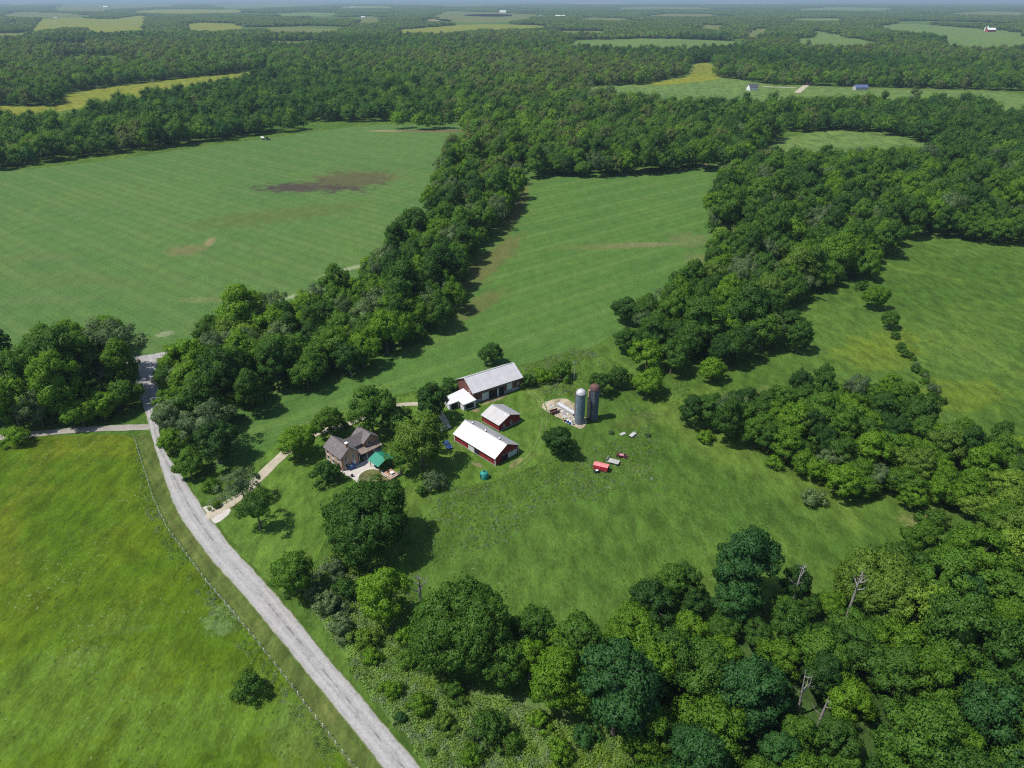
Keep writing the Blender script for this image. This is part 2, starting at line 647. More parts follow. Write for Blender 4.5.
def road_mat(name, c, tracks=True):
    t = NT(name)
    p = t.pos()
    uvn = t.n('ShaderNodeUVMap')
    s = t.n('ShaderNodeSeparateXYZ')
    t.l(uvn.outputs['UV'], s.inputs[0])
    n1 = t.noise(p, 0.25, 5, 0.65)
    n2 = t.noise(p, 2.6, 5, 0.7)
    col = t.mix(t.sstep(n1, 0.3, 0.7), sc3(c, 0.88), sc3(c, 1.1))
    if tracks:
        long = t.mapping(uvn.outputs['UV'], 0, (9, 0.10, 1))
        nl = t.noise(long, 1.0, 4, 0.6)
        col = t.mix(t.sstep(nl, 0.52, 0.7, 0, .38), col, sc3(c, 0.55))
        ctr = t.ma('ABSOLUTE', t.ma('SUBTRACT', s.outputs[0], 0.54))
        cr = t.ma('ADD', ctr, t.ma('MULTIPLY', t.ma('SUBTRACT', t.noise(p, 0.5, 5, 0.7), 0.5), 0.12))
        col = t.mix(t.ma('MULTIPLY', t.sstep(cr, 0.0, 0.05, .75, 0.0), t.sstep(t.noise(p, .16, 3), .42, .6)), col, sc3(c, 0.38))
        ps = t.noise(p, 0.35, 4, 0.6)
        col = t.mix(t.sstep(ps, 0.62, 0.66, 0, .45), col, sc3(c, 0.55))
        ck = t.noise(t.mapping(uvn.outputs['UV'], 0, (3.5, .22, 1), (7, 3, 0)), 1.0, 6, .75, 1.2)
        col = t.mix(t.sstep(t.ma('ABSOLUTE', t.ma('SUBTRACT', ck, .5)), 0.0, 0.016, .5, 0.0), col, sc3(c, 0.45))
        eg = t.ma('ABSOLUTE', t.ma('SUBTRACT', s.outputs[0], .5))
        eg = t.ma('ADD', eg, t.ma('MULTIPLY', t.ma('SUBTRACT', n2, .5), .12))
        trk = t.ma('ABSOLUTE', t.ma('SUBTRACT', t.ma('ABSOLUTE', t.ma('SUBTRACT', s.outputs[0], .5)), .24))
        col = t.mix(t.sstep(trk, .03, .11, .5, 0), col, sc3(c, 1.22))
        col = t.mix(t.sstep(eg, .40, .47, 0, .7), col, (.22, .21, .14))
        eg2 = t.ma('ADD', t.ma('ABSOLUTE', t.ma('SUBTRACT', s.outputs[0], .5)), t.ma('MULTIPLY', t.ma('SUBTRACT', t.noise(p, .9, 4, .7), .5), .16))
        col = t.mix(t.sstep(eg2, .455, .475, 0, .9), col, (.075, .125, .025))
    k = t.sstep(n2, 0.25, 0.75, 0.82, 1.16)
    cb = t.n('ShaderNodeCombineColor')
    for i in range(3):
        t.l(k, cb.inputs[i])
    t.color(t.mix(1.0, col, cb.outputs[0], 'MULTIPLY'))
    t.b.inputs['Roughness'].default_value = 0.9
    t.bump(n2, 0.3, 0.04)
    return t.m


m_road = road_mat('worn_asphalt', (0.325, 0.318, 0.31))
m_lane = road_mat('worn_lane', (0.29, 0.27, 0.235), False)
m_gravel = road_mat('tan_gravel', (0.40, 0.355, 0.275), False)
m_concrete = simple('pale_concrete', (0.47, 0.44, 0.40), 0.85, .14, 1.5, bump=.2)

# --- one sheet to the horizon
gm = bpy.data.meshes.new('ground')
gm.from_pydata([(-70000, -400, 0), (70000, -400, 0), (70000, 62000, 0), (-70000, 62000, 0)], [], [(0, 1, 2, 3)])
gm.materials.append(m_base)
go = bpy.data.objects.new('ground', gm)
COL.objects.link(go)
tag(go, kind='structure')

sheet('crop_field', [(-60, 178), (0, 172), (100, 162), (200, 147), (300, 134), (372, 124), (440, 126), (500, 124), (480, 150), (470, 200), (440, 250), (395, 300),
                     (330, 330), (240, 355), (165, 357), (120, 364), (40, 372), (-80, 380)], .05, m_westcrop, 12, .7)
sheet('crop_field', [(540, 158), (640, 158), (750, 152), (760, 190), (740, 240), (740, 270), (650, 320), (612, 335), (590, 350), (530, 362), (455, 385), (415, 392),
                     (380, 399), (330, 412), (290, 440), (250, 470), (215, 470), (200, 430), (260, 380), (380, 340), (440, 300), (475, 230), (490, 190), (510, 160)], .05, m_midcrop, 8, .5)
sheet('pasture', [(-120, 432), (40, 437), (128, 434), (137, 441), (156, 503), (184, 552), (233, 612), (275, 664), (341, 750), (372, 795), (380, 900), (-220, 900)], .05, m_pasture, 4, .35)
sheet('verge', [(134, 434), (150, 432), (156, 452), (166, 480), (178, 508), (190, 532), (224, 572), (250, 600), (286, 640), (348, 716), (400, 780), (440, 850), (395, 850), (341, 752), (275, 665),
                (233, 613), (184, 553), (156, 504)], .06, m_verge, 4, .2)
sheet('verge', [(198, 492), (206, 508), (225, 528), (250, 566), (280, 603), (320, 650), (380, 722), (450, 800), (470, 840), (420, 840), (400, 770), (330, 680), (260, 590), (205, 530), (185, 505)],
      .064, m_verge2, 4, .4)
sheet('lawn', [(216, 520), (232, 492), (262, 455), (300, 425), (340, 410), (400, 395), (440, 396), (470, 392), (540, 374), (556, 386), (540, 402), (548, 420), (566, 432),
               (560, 450), (528, 470), (490, 483), (440, 492), (412, 484), (398, 492), (345, 510), (315, 560), (300, 600), (270, 584), (240, 552)], .07, m_lawn, 4, .5)
sheet('scrub_ground', [(300, 585), (340, 560), (400, 575), (440, 640), (460, 690), (540, 700), (620, 720), (680, 800), (560, 860), (470, 830), (420, 752), (350, 668)], .055, m_scrubground, 4, .6)
sheet('bank', [(610, 700), (700, 640), (780, 640), (900, 610), (1060, 560), (1100, 820), (640, 820)], .045, m_floor, 6, 1.0)
sheet('rubble_yard', [(540.5, 406), (543.5, 403.5), (551, 399.8), (560, 398.5), (568, 399.3), (577, 404), (584, 415), (588, 424), (581, 429), (575, 428), (565, 422.5), (561, 419), (554.5, 416.5), (546, 411.5)],
      .09, m_rubble, 1.5, .35, 1)

# fields among the far woods
FAR = [  # pixels of each opening, ground material, name
    ([(-30, 121), (-30, 106), (58, 107), (66, 93), (110, 87), (170, 80), (230, 74), (272, 68), (266, 74), (238, 80), (195, 88), (150, 97), (95, 106), (60, 112), (25, 118)], m_yellow),
    ([(24, 31), (34, 20), (72, 17), (108, 19), (150, 14), (152, 29), (112, 34), (84, 33), (76, 27), (60, 30)], m_yellow),
    ([(-20, 40), (-20, 33), (40, 33), (40, 38)], m_olive), ([(176, 31), (190, 22), (246, 24), (236, 32)], m_yellow),
    ([(48, 10), (60, 4.2), (172, 2.6), (180, 6), (112, 9), (112, 12)], m_olive), ([(205, 5), (320, 2.2), (330, 5), (225, 9)], m_farcrop), ([(400, 4.5), (470, 3), (520, 4), (470, 6.5)], m_olive),
    ([(385, 34), (396, 30), (430, 27), (470, 24), (540, 25), (560, 28), (470, 31), (440, 36)], m_yellow),
    ([(405, 21.4), (436, 19), (452, 19.5), (450, 22)], m_tanfield), ([(428, 18), (440, 11), (500, 12.5), (545, 15), (520, 22), (455, 23.5)], m_olive),
    ([(350, 24), (360, 17), (374, 16), (392, 23)], m_olive),
    ([(568, 48), (574, 40), (650, 38), (730, 41), (752, 46), (700, 50), (620, 50)], m_farcrop), ([(575, 20), (582, 17.2), (628, 18), (640, 22)], m_olive),
    ([(560, 4), (572, 1.8), (620, 2.3), (632, 4.2)], m_tanfield),
    ([(575, 87), (640, 85), (686, 76), (690, 64), (714, 62), (715, 77), (742, 80), (770, 85), (800, 85.5), (1040, 92), (1040, 112), (1000, 112), (992, 102), (900, 101), (850, 101), (735, 103), (680, 102), (640, 101)], m_farcrop),
    ([(758, 152), (770, 146), (795, 135), (830, 130.5), (880, 132), (920, 140), (936, 147), (925, 154), (870, 152), (800, 156)], m_farcrop),
    ([(794, 46), (804, 32), (826, 31), (846, 36), (884, 45), (850, 49)], m_farcrop), ([(866, 27), (900, 23), (960, 27), (1030, 33), (1040, 49), (950, 50), (944, 38)], m_farcrop),
    ([(-10, 16), (20, 12), (70, 13), (96, 16), (30, 18)], m_olive), ([(120, 12), (160, 9), (240, 9.5), (250, 12), (180, 14)], m_yellow), ([(262, 16), (300, 12), (345, 13), (340, 16)], m_farcrop),
    ([(255, 33), (262, 28), (300, 27), (350, 30), (340, 34)], m_olive), ([(0, 26), (10, 22), (24, 22), (20, 26)], m_farcrop), ([(600, 9), (640, 6.5), (700, 7), (720, 9.5)], m_olive), ([(780, 10), (830, 7), (900, 8), (890, 11)], m_farcrop),
    ([(940, 14), (980, 11), (1030, 12), (1030, 16)], m_olive), ([(330, 8), (350, 6), (390, 6), (400, 8)], m_yellow), ([(640, 16), (665, 13.5), (720, 14), (715, 17)], m_olive), ([(780, 21), (800, 18), (850, 18.5), (845, 22)], m_farcrop),
    ([(250, 44), (270, 41), (330, 42), (320, 46)], m_olive), ([(0, 3), (30, 2), (45, 3.6), (10, 5)], m_yellow), ([(690, 3.6), (720, 2.2), (790, 2.4), (780, 4)], m_tanfield), ([(880, 3.6), (920, 2.4), (1000, 2.6), (990, 4)], m_olive),
    ([(540, 33), (560, 30.5), (620, 31.5), (610, 35)], m_olive), ([(30, 45), (50, 43), (90, 43.5), (85, 47)], m_olive), ([(620, 128), (640, 125), (680, 126), (672, 131)], m_olive),
    ([(730, 40), (750, 27), (775, 30), (768, 39)], m_olive), ([(690, 29), (700, 24), (730, 26), (728, 31)], m_olive), ([(460, 16), (470, 14), (512, 14), (512, 17)], m_olive),
]
for i, (pp, mm) in enumerate(FAR):
    sheet('field', pp, .12, mm, 40, 2.5, 1, seed=20 + i)
sheet('field', [(692, 77), (690, 66), (703, 62), (715, 66), (728, 78), (700, 82), (660, 86), (640, 84)], .2, m_yellow, 20, 2, 1)
sheet('bare_ground', [(922, 146), (932, 143.5), (945, 145), (944, 149), (930, 149.5)], .2, m_tanfield, 8, 1, 1)
sheet('bare_ground', [(699, 166), (704, 163.5), (710, 165), (708, 168)], .2, m_tanfield, 8, 1, 1)
path('far_lane', [(762, 86.4), (778, 87.6), (797, 88)], 7, .3, m_gravel, step=15)
path('far_lane', [(797, 93), (803, 88), (809, 83), (812, 79)], 9, .34, m_gravel, step=15)
path('far_lane', [(806, 86), (850, 88), (1000, 92)], 5, .26, m_olive, step=25)

# --- roads
rl = [(430, 845), (381, 766), (338, 713), (276, 636), (240, 593), (216, 567), (184, 526), (171, 500), (162, 473), (155, 448), (150, 432), (147, 418), (140, 400), (133, 376), (127, 358)]
rr_ = [(492, 845), (419, 765), (379, 717), (341, 673), (301, 624), (264, 580), (240, 556), (212, 521), (194, 494), (178, 470), (164, 450), (160, 436), (159, 423), (161, 402), (158, 379), (158, 354)]
ribbon('road', [G(*p) for p in rl], [G(*p) for p in rr_], .16, m_road, .22)
path('side_road', [(152, 427), (120, 428), (75, 430), (28, 435), (-30, 441)], 3.5, .12, m_lane)
path('cross_road', [(30, 382), (90, 370), (128, 362.5), (150, 357.5), (168, 354)], 5.2, .13, m_road)
path('driveway', [(203, 521), (213, 513), (225, 507), (240, 497), (250, 487), (266, 471), (286, 452), (305, 440)], 3.3, .13, m_gravel)
path('driveway', [(305, 440), (325, 430), (352, 424), (378, 410), (402, 404), (428, 404), (438, 411), (446, 422), (447, 430)], 2.3, .125, m_gravel)
sheet('driveway_apron', [(199, 508), (213, 505), (229, 507), (232, 512), (216, 525), (210, 522)], .115, m_concrete, 2, .2, 1)
m_track = ground_mat('tyre_worn_grass', (0.115, 0.165, 0.045), (0.14, 0.175, 0.06), None, big=0.1, fine=1.3, bump=.3)
m_dirt = ground_mat('worn_dirt', (0.20, 0.165, 0.10), (0.15, 0.16, 0.06), None, big=0.15, fine=1.6, bump=.4)
for dx in (0, 5):
    path('tyre_track', [(500 + dx, 474), (520 + dx, 465), (534 + dx, 449), (541 + dx, 430), (543 + dx, 412), (537 + dx, 398), (527 + dx, 391)], .42, .085, m_track, jit=.08)
sheet('worn_ground', [(472, 461), (481, 464.5), (484, 468.5), (477, 467), (470, 463)], .083, m_dirt, 1.2, .25, 1)
sheet('worn_ground', [(480, 403.5), (500, 396), (508, 394), (507, 397), (494, 402), (483, 406)], .083, m_dirt, 1.2, .25, 1)
sheet('worn_ground', [(507, 466), (517, 459), (524, 457), (521, 463), (512, 469)], .083, m_dirt, 1.2, .25, 1)
sheet('worn_ground', [(470, 410.5), (478, 408.5), (482, 410.5), (475, 413)], .083, m_dirt, 1.0, .25, 1)

# ------------------------------------------------------------------ trees
LEAF = {
    'deep': leaf_mat('leaf_deep_green', (0.05, 0.124, 0.018)),
    'mid': leaf_mat('leaf_green', (0.078, 0.172, 0.02)),
    'bright': leaf_mat('leaf_bright_green', (0.114, 0.23, 0.016)),
    'yellow': leaf_mat('leaf_yellow_green', (0.148, 0.252, 0.03)),
    'silver': leaf_mat('leaf_silver_green', (0.130, 0.200, 0.080), .12),
    'olive': leaf_mat('leaf_olive', (0.125, 0.168, 0.046), .12),
    'cedar': leaf_mat('needle_dark', (0.04, 0.07, 0.03), .1, .1),
    'blue': leaf_mat('leaf_blue_green', (0.046, 0.132, 0.031), .12),
}
m_bark = simple('bark', (0.12, 0.10, 0.08), .95, .3, 3.0, bump=.5)
m_deadwood = simple('bleached_wood', (0.27, 0.255, 0.245), .9, .25, 2.0)


def ico(sub):
    import bmesh
    bm = bmesh.new()
    bmesh.ops.create_icosphere(bm, subdivisions=sub, radius=1)
    v = np.array([x.co[:] for x in bm.verts])
    f = np.array([[q.index for q in x.verts] for x in bm.faces])
    bm.free()
    return v, f


ICO1 = ico(1)
ICO2 = ico(2)


def cards(rng, pos, nrm, size, front=None):
    n = len(pos)
    nrm = nrm / np.maximum(np.linalg.norm(nrm, axis=1), 1e-6)[:, None]
    r = rng.randn(n, 3)
    a = np.cross(nrm, r)
    a /= np.maximum(np.linalg.norm(a, axis=1), 1e-6)[:, None]
    b = np.cross(nrm, a)
    s = size * rng.uniform(.6, 1.3, n)[:, None]
    k = rng.uniform(.55, 1.0, n)[:, None]
    q = rng.uniform(-.25, .25, (n, 1))
    if front is not None:      # the leaf face turned outwards
        fl = np.where((np.cross(a, b) * front).sum(1) < 0, 1.0, -1.0)[:, None]
        b = b * fl
    v = np.stack([pos - a * s, pos + b * s * k * .8 + a * s * q, pos + a * s, pos - b * s * k * .8 + a * s * q], 1).reshape(-1, 3)
    f = np.arange(4 * n).reshape(n, 4)
    return v, f


def crown_geo(seed, rx, rz, zc, nl, lr, nc, card, low=-0.5, drop=0.0, wob=.16, cone=0.0, core=.6, flat=.85, inner=.74, ns=13, sub=.42):
    rng = np.random.RandomState(seed)
    i = np.arange(nl) + .5
    z = 1 - i / nl * (1 - low)
    az = i * 2.399963 + rng.uniform(0, 6.28)
    z = np.clip(z + rng.uniform(-.09, .09, nl), low, 1)
    rr = np.sqrt(np.maximum(0, 1 - z * z))
    if low < 0:
        rr = np.where(z < 0, np.maximum(rr, .62 + .38 * rr), rr)
    ph = rng.uniform(0, 6.28, 3)
    wb = 1 + wob * np.sin(2 * az + ph[0]) + wob * .7 * np.sin(3 * az + ph[1]) * (1 - z * .5)
    rad = inner + rng.uniform(-.13, .12, nl)
    if cone:
        rr = (1 - (z - low) / (1 - low)) ** cone
        rad = np.full(nl, .85)
    c = np.stack([rx * rr * np.cos(az) * rad * wb, rx * rr * np.sin(az) * rad * wb, zc + rz * z * (inner + .06 + rng.uniform(-.1, .1, nl))], 1)
    if cone:
        c[:, 2] = zc + rz * z
    lrs = lr * rng.uniform(.68, 1.3, nl)
    keep = rng.uniform(0, 1, nl) >= drop
    c, lrs, az, z = c[keep], lrs[keep], az[keep], z[keep]
    nl = len(c)
    out = c - np.array([0, 0, zc - rz * .35])
    out /= np.maximum(np.linalg.norm(out, axis=1), 1e-6)[:, None]
    P, N, D = [], [], []
    SCn, SRr = [], []
    for k in range(nl):
        # each bough carries several leaf clumps on its outer side
        i2 = np.arange(ns) + .5
        z2 = 1 - 2 * i2 / ns
        a2 = i2 * 2.399963 + rng.uniform(0, 6.28)
        d2 = np.stack([np.sqrt(1 - z2 ** 2) * np.cos(a2), np.sqrt(1 - z2 ** 2) * np.sin(a2), z2], 1) + rng.uniform(-.22, .22, (ns, 3))
        d2 /= np.linalg.norm(d2, axis=1)[:, None]
        d2 = d2[(d2 @ out[k]) > -.3]
        cc = c[k] + d2 * (lrs[k] * rng.uniform(.55, .86, (len(d2), 1))) * np.array([1, 1, flat])
        rs = lrs[k] * sub * rng.uniform(.7, 1.25, len(d2))
        SCn.append(c[k])
        SRr.append(lrs[k])
        for q in range(len(d2)):
            m = max(4, int(nc * (rs[q] / (lr * sub)) ** 2))
            d = rng.randn(m, 3)
            d /= np.linalg.norm(d, axis=1)[:, None]
            o2 = d2[q] * .7 + out[k] * .6
            o2 /= np.linalg.norm(o2)
            d = d[(d @ o2) > -.3]
            rr_ = rs[q] * (.72 + .4 * rng.uniform(0, 1, len(d)))
            P.append(cc[q] + d * rr_[:, None] * np.array([1, 1, .8]))
            N.append(d + .6 * rng.randn(len(d), 3))
            D.append(d + .45 * d2[q] + .25 * out[k] + .28 * rng.randn(len(d), 3) + np.array([0, 0, .12]))
    # loose sprays beyond the clumps
    m = len(c) * ns * 2
    k2 = rng.randint(0, nl, m)
    d = out[k2] + .75 * rng.randn(m, 3)
    d /= np.linalg.norm(d, axis=1)[:, None]
    P.append(c[k2] + d * (lrs[k2] * rng.uniform(1.0, 1.42, m))[:, None])
    N.append(d + .8 * rng.randn(m, 3))
    D.append(d + .2 * rng.randn(m, 3))
    D = np.concatenate(D)
    P = np.concatenate(P)
    N = np.concatenate(N)
    P[:, 2] = np.maximum(P[:, 2], .25)
    v, f = cards(rng, P, N, card, D)
    VN = [np.repeat(D, 4, axis=0)]
    tv, tf = [], []
    off = len(v)
    if core:
        iv, jf = ICO1
        for k in range(nl):
            q = c[k] + iv * lrs[k] * core * np.array([1, 1, flat]) * rng.uniform(.85, 1.1, (len(iv), 1))
            tv.append(q)
            VN.append(iv)
            tf.append(jf + off)
            off += len(iv)
        q = iv * np.array([rx * .5, rx * .5, rz * .55]) + np.array([0, 0, zc - rz * .05])
        tv.append(q)
        VN.append(iv)
        tf.append(jf + off)
        v = np.concatenate([v] + tv)
        tf = np.concatenate(tf)
    return v, f, (tf if core else None), c, np.concatenate(VN)


def trunk_geo(rng, h, r, cen, limbs=7):
    b = MB()
    lean = rng.uniform(-.03, .03, 2) * h
    n = 5
    rings = []
    for k in range(n + 1):
        t = k / n
        x, y = lean[0] * t * t, lean[1] * t * t
        rad = r * (1.35 if k == 0 else 1 - .65 * t)
        rings.append([(x + rad * math.cos(2 * math.pi * j / 9), y + rad * math.sin(2 * math.pi * j / 9), h * t) for j in range(9)])
    b.ring(rings)
    idx = rng.permutation(len(cen))[:limbs]
    for q in idx:
        t = rng.uniform(.45, .85)
        p0 = (lean[0] * t * t, lean[1] * t * t, h * t)
        e = cen[q] * np.array([.9, .9, 1]) + np.array([0, 0, -.15])
        mid = [(p0[i] + e[i]) / 2 + (0.08 * h if i == 2 else 0) * .3 for i in range(3)]
        b.tube(p0, mid, r * .42, r * .27, 6)
        b.tube(mid, e, r * .27, r * .1, 6)
    return b


PROTO = {}   # name -> dict(crown mesh, trunk mesh, rad, zc)
STUFFP = []


def proto(name, seed, rx, rz, zc, nl, lr, nc, card, trunk_r=.3, leaf='mid', **kw):
    v, f, tf, c, vn = crown_geo(seed, rx, rz, zc, nl, lr, nc, card, **kw)
    me = mesh_np('crown', v, f, [LEAF[leaf]], tf, vn)
    tb = trunk_geo(np.random.RandomState(seed), zc + rz * .25, trunk_r, c)
    tm = bpy.data.meshes.new('trunk')
    tm.from_pydata(tb.v, [], tb.f)
    tm.materials.append(m_bark)
    tm.update()
    PROTO[name] = dict(crown=me, trunk=tm, rad=rx, zc=zc, top=zc + rz)


# rounded field trees, taller woodland trees, a few giants, small trees, shrubs
proto('round_a', 1, 5, 4.3, 6.2, 22, 1.75, 120, .185, drop=.06, wob=.2)
proto('round_b', 2, 5, 4.8, 6.6, 19, 1.95, 130, .19, drop=.1, wob=.25)
proto('round_c', 3, 5, 4.0, 5.6, 27, 1.55, 105, .18, drop=.1, wob=.28)
proto('tall_a', 4, 4.6, 6.2, 8.2, 27, 1.65, 110, .185, low=-.75, drop=.1)
proto('tall_b', 5, 4.4, 6.8, 8.8, 25, 1.75, 120, .19, low=-.8, drop=.12, wob=.26)
proto('tall_c', 6, 4.8, 5.6, 7.4, 30, 1.5, 100, .18, low=-.7, drop=.12, wob=.24)
proto('grand_a', 7, 12, 8.2, 10.2, 48, 3.1, 120, .26, .75, wob=.14, drop=.06, ns=20, sub=.34)
proto('grand_b', 8, 12, 9.0, 11.0, 44, 3.3, 130, .27, .8, wob=.14, drop=.05, ns=20, sub=.34)
proto('loose_a', 9, 5, 4.6, 6.4, 26, 1.35, 60, .15, drop=.2, wob=.32, core=.3, ns=14, sub=.38)
proto('loose_b', 10, 5, 5.0, 6.8, 30, 1.25, 52, .15, drop=.22, wob=.3, core=.28, ns=14, sub=.38)
proto('cedar', 11, 2.4, 4.2, 4.6, 60, .62, 24, .12, .2, low=-1, cone=.85, wob=.1, ns=8)
proto('shrub_a', 12, 1.6, 1.35, 1.25, 14, .62, 55, .095, .07, low=-.6, wob=.24, ns=9, sub=.5)
proto('shrub_b', 13, 1.6, 1.05, 1.0, 15, .56, 50, .09, .07, low=-.5, wob=.3, drop=.1, ns=9, sub=.5)
proto('young_a', 14, 3, 3.0, 3.7, 20, .95, 80, .14, .16, low=-.6, wob=.2)

# coarser versions for the mass of distant woods (instanced by one stuff object)
FARC = bpy.data.collections.new('far_tree_kinds')
FINE = [('round_a', 'mid'), ('round_b', 'bright'), ('round_c', 'deep'), ('tall_a', 'mid'), ('tall_b', 'deep'), ('tall_c', 'bright'), ('round_b', 'mid'), ('loose_b', 'silver')]
for k_, (sh_, lf_) in enumerate(FINE):
    me_ = PROTO[sh_]['crown'].copy()
    me_.materials[0] = LEAF[lf_]
    FARC.objects.link(bpy.data.objects.new('wood_tree_%02d' % k_, me_))


def farproto(i, seed, rx, rz, zc, nl, lr, nc, card, leaf, **kw):
    v, f, tf, c, vn = crown_geo(seed, rx, rz, zc, nl, lr, nc, card, **kw)
    me = mesh_np('far_tree', v, f, [LEAF[leaf]], tf, vn)
    o = bpy.data.objects.new('far_tree_%02d' % i, me)
    FARC.objects.link(o)


FT = [('mid', 0), ('deep', 1), ('bright', 2), ('silver', 0), ('mid', 1), ('deep', 2), ('yellow', 1), ('blue', 0), ('mid', 2), ('bright', 0), ('olive', 1), ('olive', 2)]
for i, (lf, sh) in enumerate(FT):
    if sh == 0:
        farproto(i, 30 + i, 5, 4.3, 6.0, 14, 2.05, 26, .33, lf, low=-.6, drop=.05, wob=.22, ns=7, sub=.58)
    elif sh == 1:
        farproto(i, 30 + i, 4.6, 6.0, 7.6, 17, 1.85, 25, .33, lf, low=-.8, drop=.1, wob=.24, ns=9, sub=.5)
    else:
        farproto(i, 30 + i, 5.2, 4.9, 6.4, 13, 2.2, 27, .34, lf, low=-.6, drop=.06, wob=.28, ns=7, sub=.58)
NFT = len(FT)


def patchproto(i, seed, tints):
    rng = np.random.RandomState(seed)
    V, Fq, Ft, VNs, off = [], [], [], [], 0
    mi = []
    for k in range(34):
        a, r = rng.uniform(0, 6.28), 42 * math.sqrt(rng.uniform(0, 1))
        s = rng.uniform(.9, 1.6)
        v, f, tf, c, vn = crown_geo(seed * 50 + k, 5, 4.6, 6.0, 7, 2.5, 4, 1.5, low=-.5, ns=5, sub=.6)
        v = v * s + np.array([r * math.cos(a), r * math.sin(a), 0])
        V.append(v)
        VNs.append(vn)
        Fq.append(f + off)
        Ft.append(tf + off)
        mi.append((len(f), len(tf), rng.randint(len(tints))))
        off += len(v)
    me = mesh_np('far_wood', np.concatenate(V), np.concatenate(Fq), [LEAF[t] for t in tints], np.concatenate(Ft), np.concatenate(VNs))
    idx = np.concatenate([np.full(a, m) for a, b, m in mi] + [np.full(b, m) for a, b, m in mi]).astype(np.int32)
    if len(idx) == len(me.polygons):
        me.polygons.foreach_set('material_index', idx)
    o = bpy.data.objects.new('far_tree_%02d' % i, me)
    FARC.objects.link(o)


for k in range(4):
    patchproto(NFT + k, 60 + k, ['mid', 'deep', 'olive', 'bright', 'mid', 'olive'][k % 3:])

# ---- where the woods stand: outlines of the canopies as seen, (pixels, crown spacing, tree radius range, zone name)
W1 = [(160, 372), (205, 325), (250, 300), (300, 298), (345, 283), (375, 260), (395, 238), (420, 213), (435, 185), (440, 150), (455, 138), (510, 140), (526, 178), (523, 208), (503, 228),
      (474, 250), (464, 282), (462, 306), (442, 328), (402, 354), (352, 376), (300, 390), (258, 408), (243, 425), (246, 452), (236, 472), (215, 484), (192, 474), (172, 447), (160, 412)]
W2 = [(-40, 335), (0, 335), (40, 345), (75, 325), (105, 318), (128, 335), (140, 368), (144, 400), (130, 420), (95, 427), (30, 429), (-40, 431)]
WA = [(-40, 118), (520, 118), (520, 132), (480, 127), (440, 128), (400, 129), (375, 123), (340, 124), (280, 131), (200, 141), (130, 150), (60, 159), (0, 168), (-40, 174)]
WB = [(440, 118), (760, 118), (792, 131), (766, 147), (742, 166), (700, 169), (640, 175), (600, 177), (560, 174), (527, 178), (515, 160), (470, 138)]
W4 = [(735, 166), (765, 154), (800, 154), (850, 153), (926, 154), (934, 144), (880, 131), (830, 129), (792, 132), (760, 118), (1060, 100), (1060, 247), (960, 241), (920, 233), (887, 263),
      (868, 286), (832, 285), (800, 302), (782, 313), (810, 328), (806, 350), (760, 362), (700, 376), (650, 372), (620, 364), (614, 335), (640, 310), (672, 290), (700, 265), (712, 245), (702, 215), (718, 185)]
W5 = [(678, 420), (690, 408), (720, 400), (735, 393), (770, 384), (800, 377), (840, 379), (870, 377), (900, 384), (922, 396), (938, 410), (950, 430), (1000, 433), (1060, 438), (1060, 512), (960, 518), (920, 512),
      (880, 502), (820, 482), (790, 468), (760, 458), (730, 447), (700, 436)]
W6 = [(520, 600), (548, 632), (580, 632), (620, 605), (650, 585), (700, 578), (720, 560), (780, 562), (820, 592), (868, 562), (905, 545), (945, 545), (985, 515), (1060, 490), (1100, 860), (640, 860), (600, 768), (560, 720), (508, 700), (490, 680), (480, 640)]
ZONES = [('W1', W1, 8.6, (4.4, 6.8)), ('W2', W2, 8.4, (4.4, 6.6)), ('WA', WA, 9.0, (5.0, 7.0)), ('WB', WB, 9.2, (4.6, 7.0)), ('W4', W4, 8.0, (4.0, 6.6)), ('W5', W5, 6.2, (2.9, 4.8)), ('W6', W6, 6.7, (2.9, 5.7))]


def jgrid(x0, x1, y0, y1, sp, rot=.4, jit=.42, seed=0):
    rng = np.random.RandomState(seed)
    cx, cy = (x0 + x1) / 2, (y0 + y1) / 2
    D = math.hypot(x1 - x0, y1 - y0) / 2 + sp
    n = int(2 * D / sp) + 1
    a = (np.arange(n) - n / 2) * sp
    X, Y = np.meshgrid(a, a * .87)
    X = X + (np.arange(n) % 2)[:, None] * sp * .5
    X = X + rng.uniform(-jit, jit, X.shape) * sp
    Y = Y + rng.uniform(-jit, jit, X.shape) * sp
    c, s = math.cos(rot), math.sin(rot)
    x, y = (X * c - Y * s + cx).ravel(), (X * s + Y * c + cy).ravel()
    k = (x > x0) & (x < x1) & (y > y0) & (y < y1)
    return x[k], y[k]


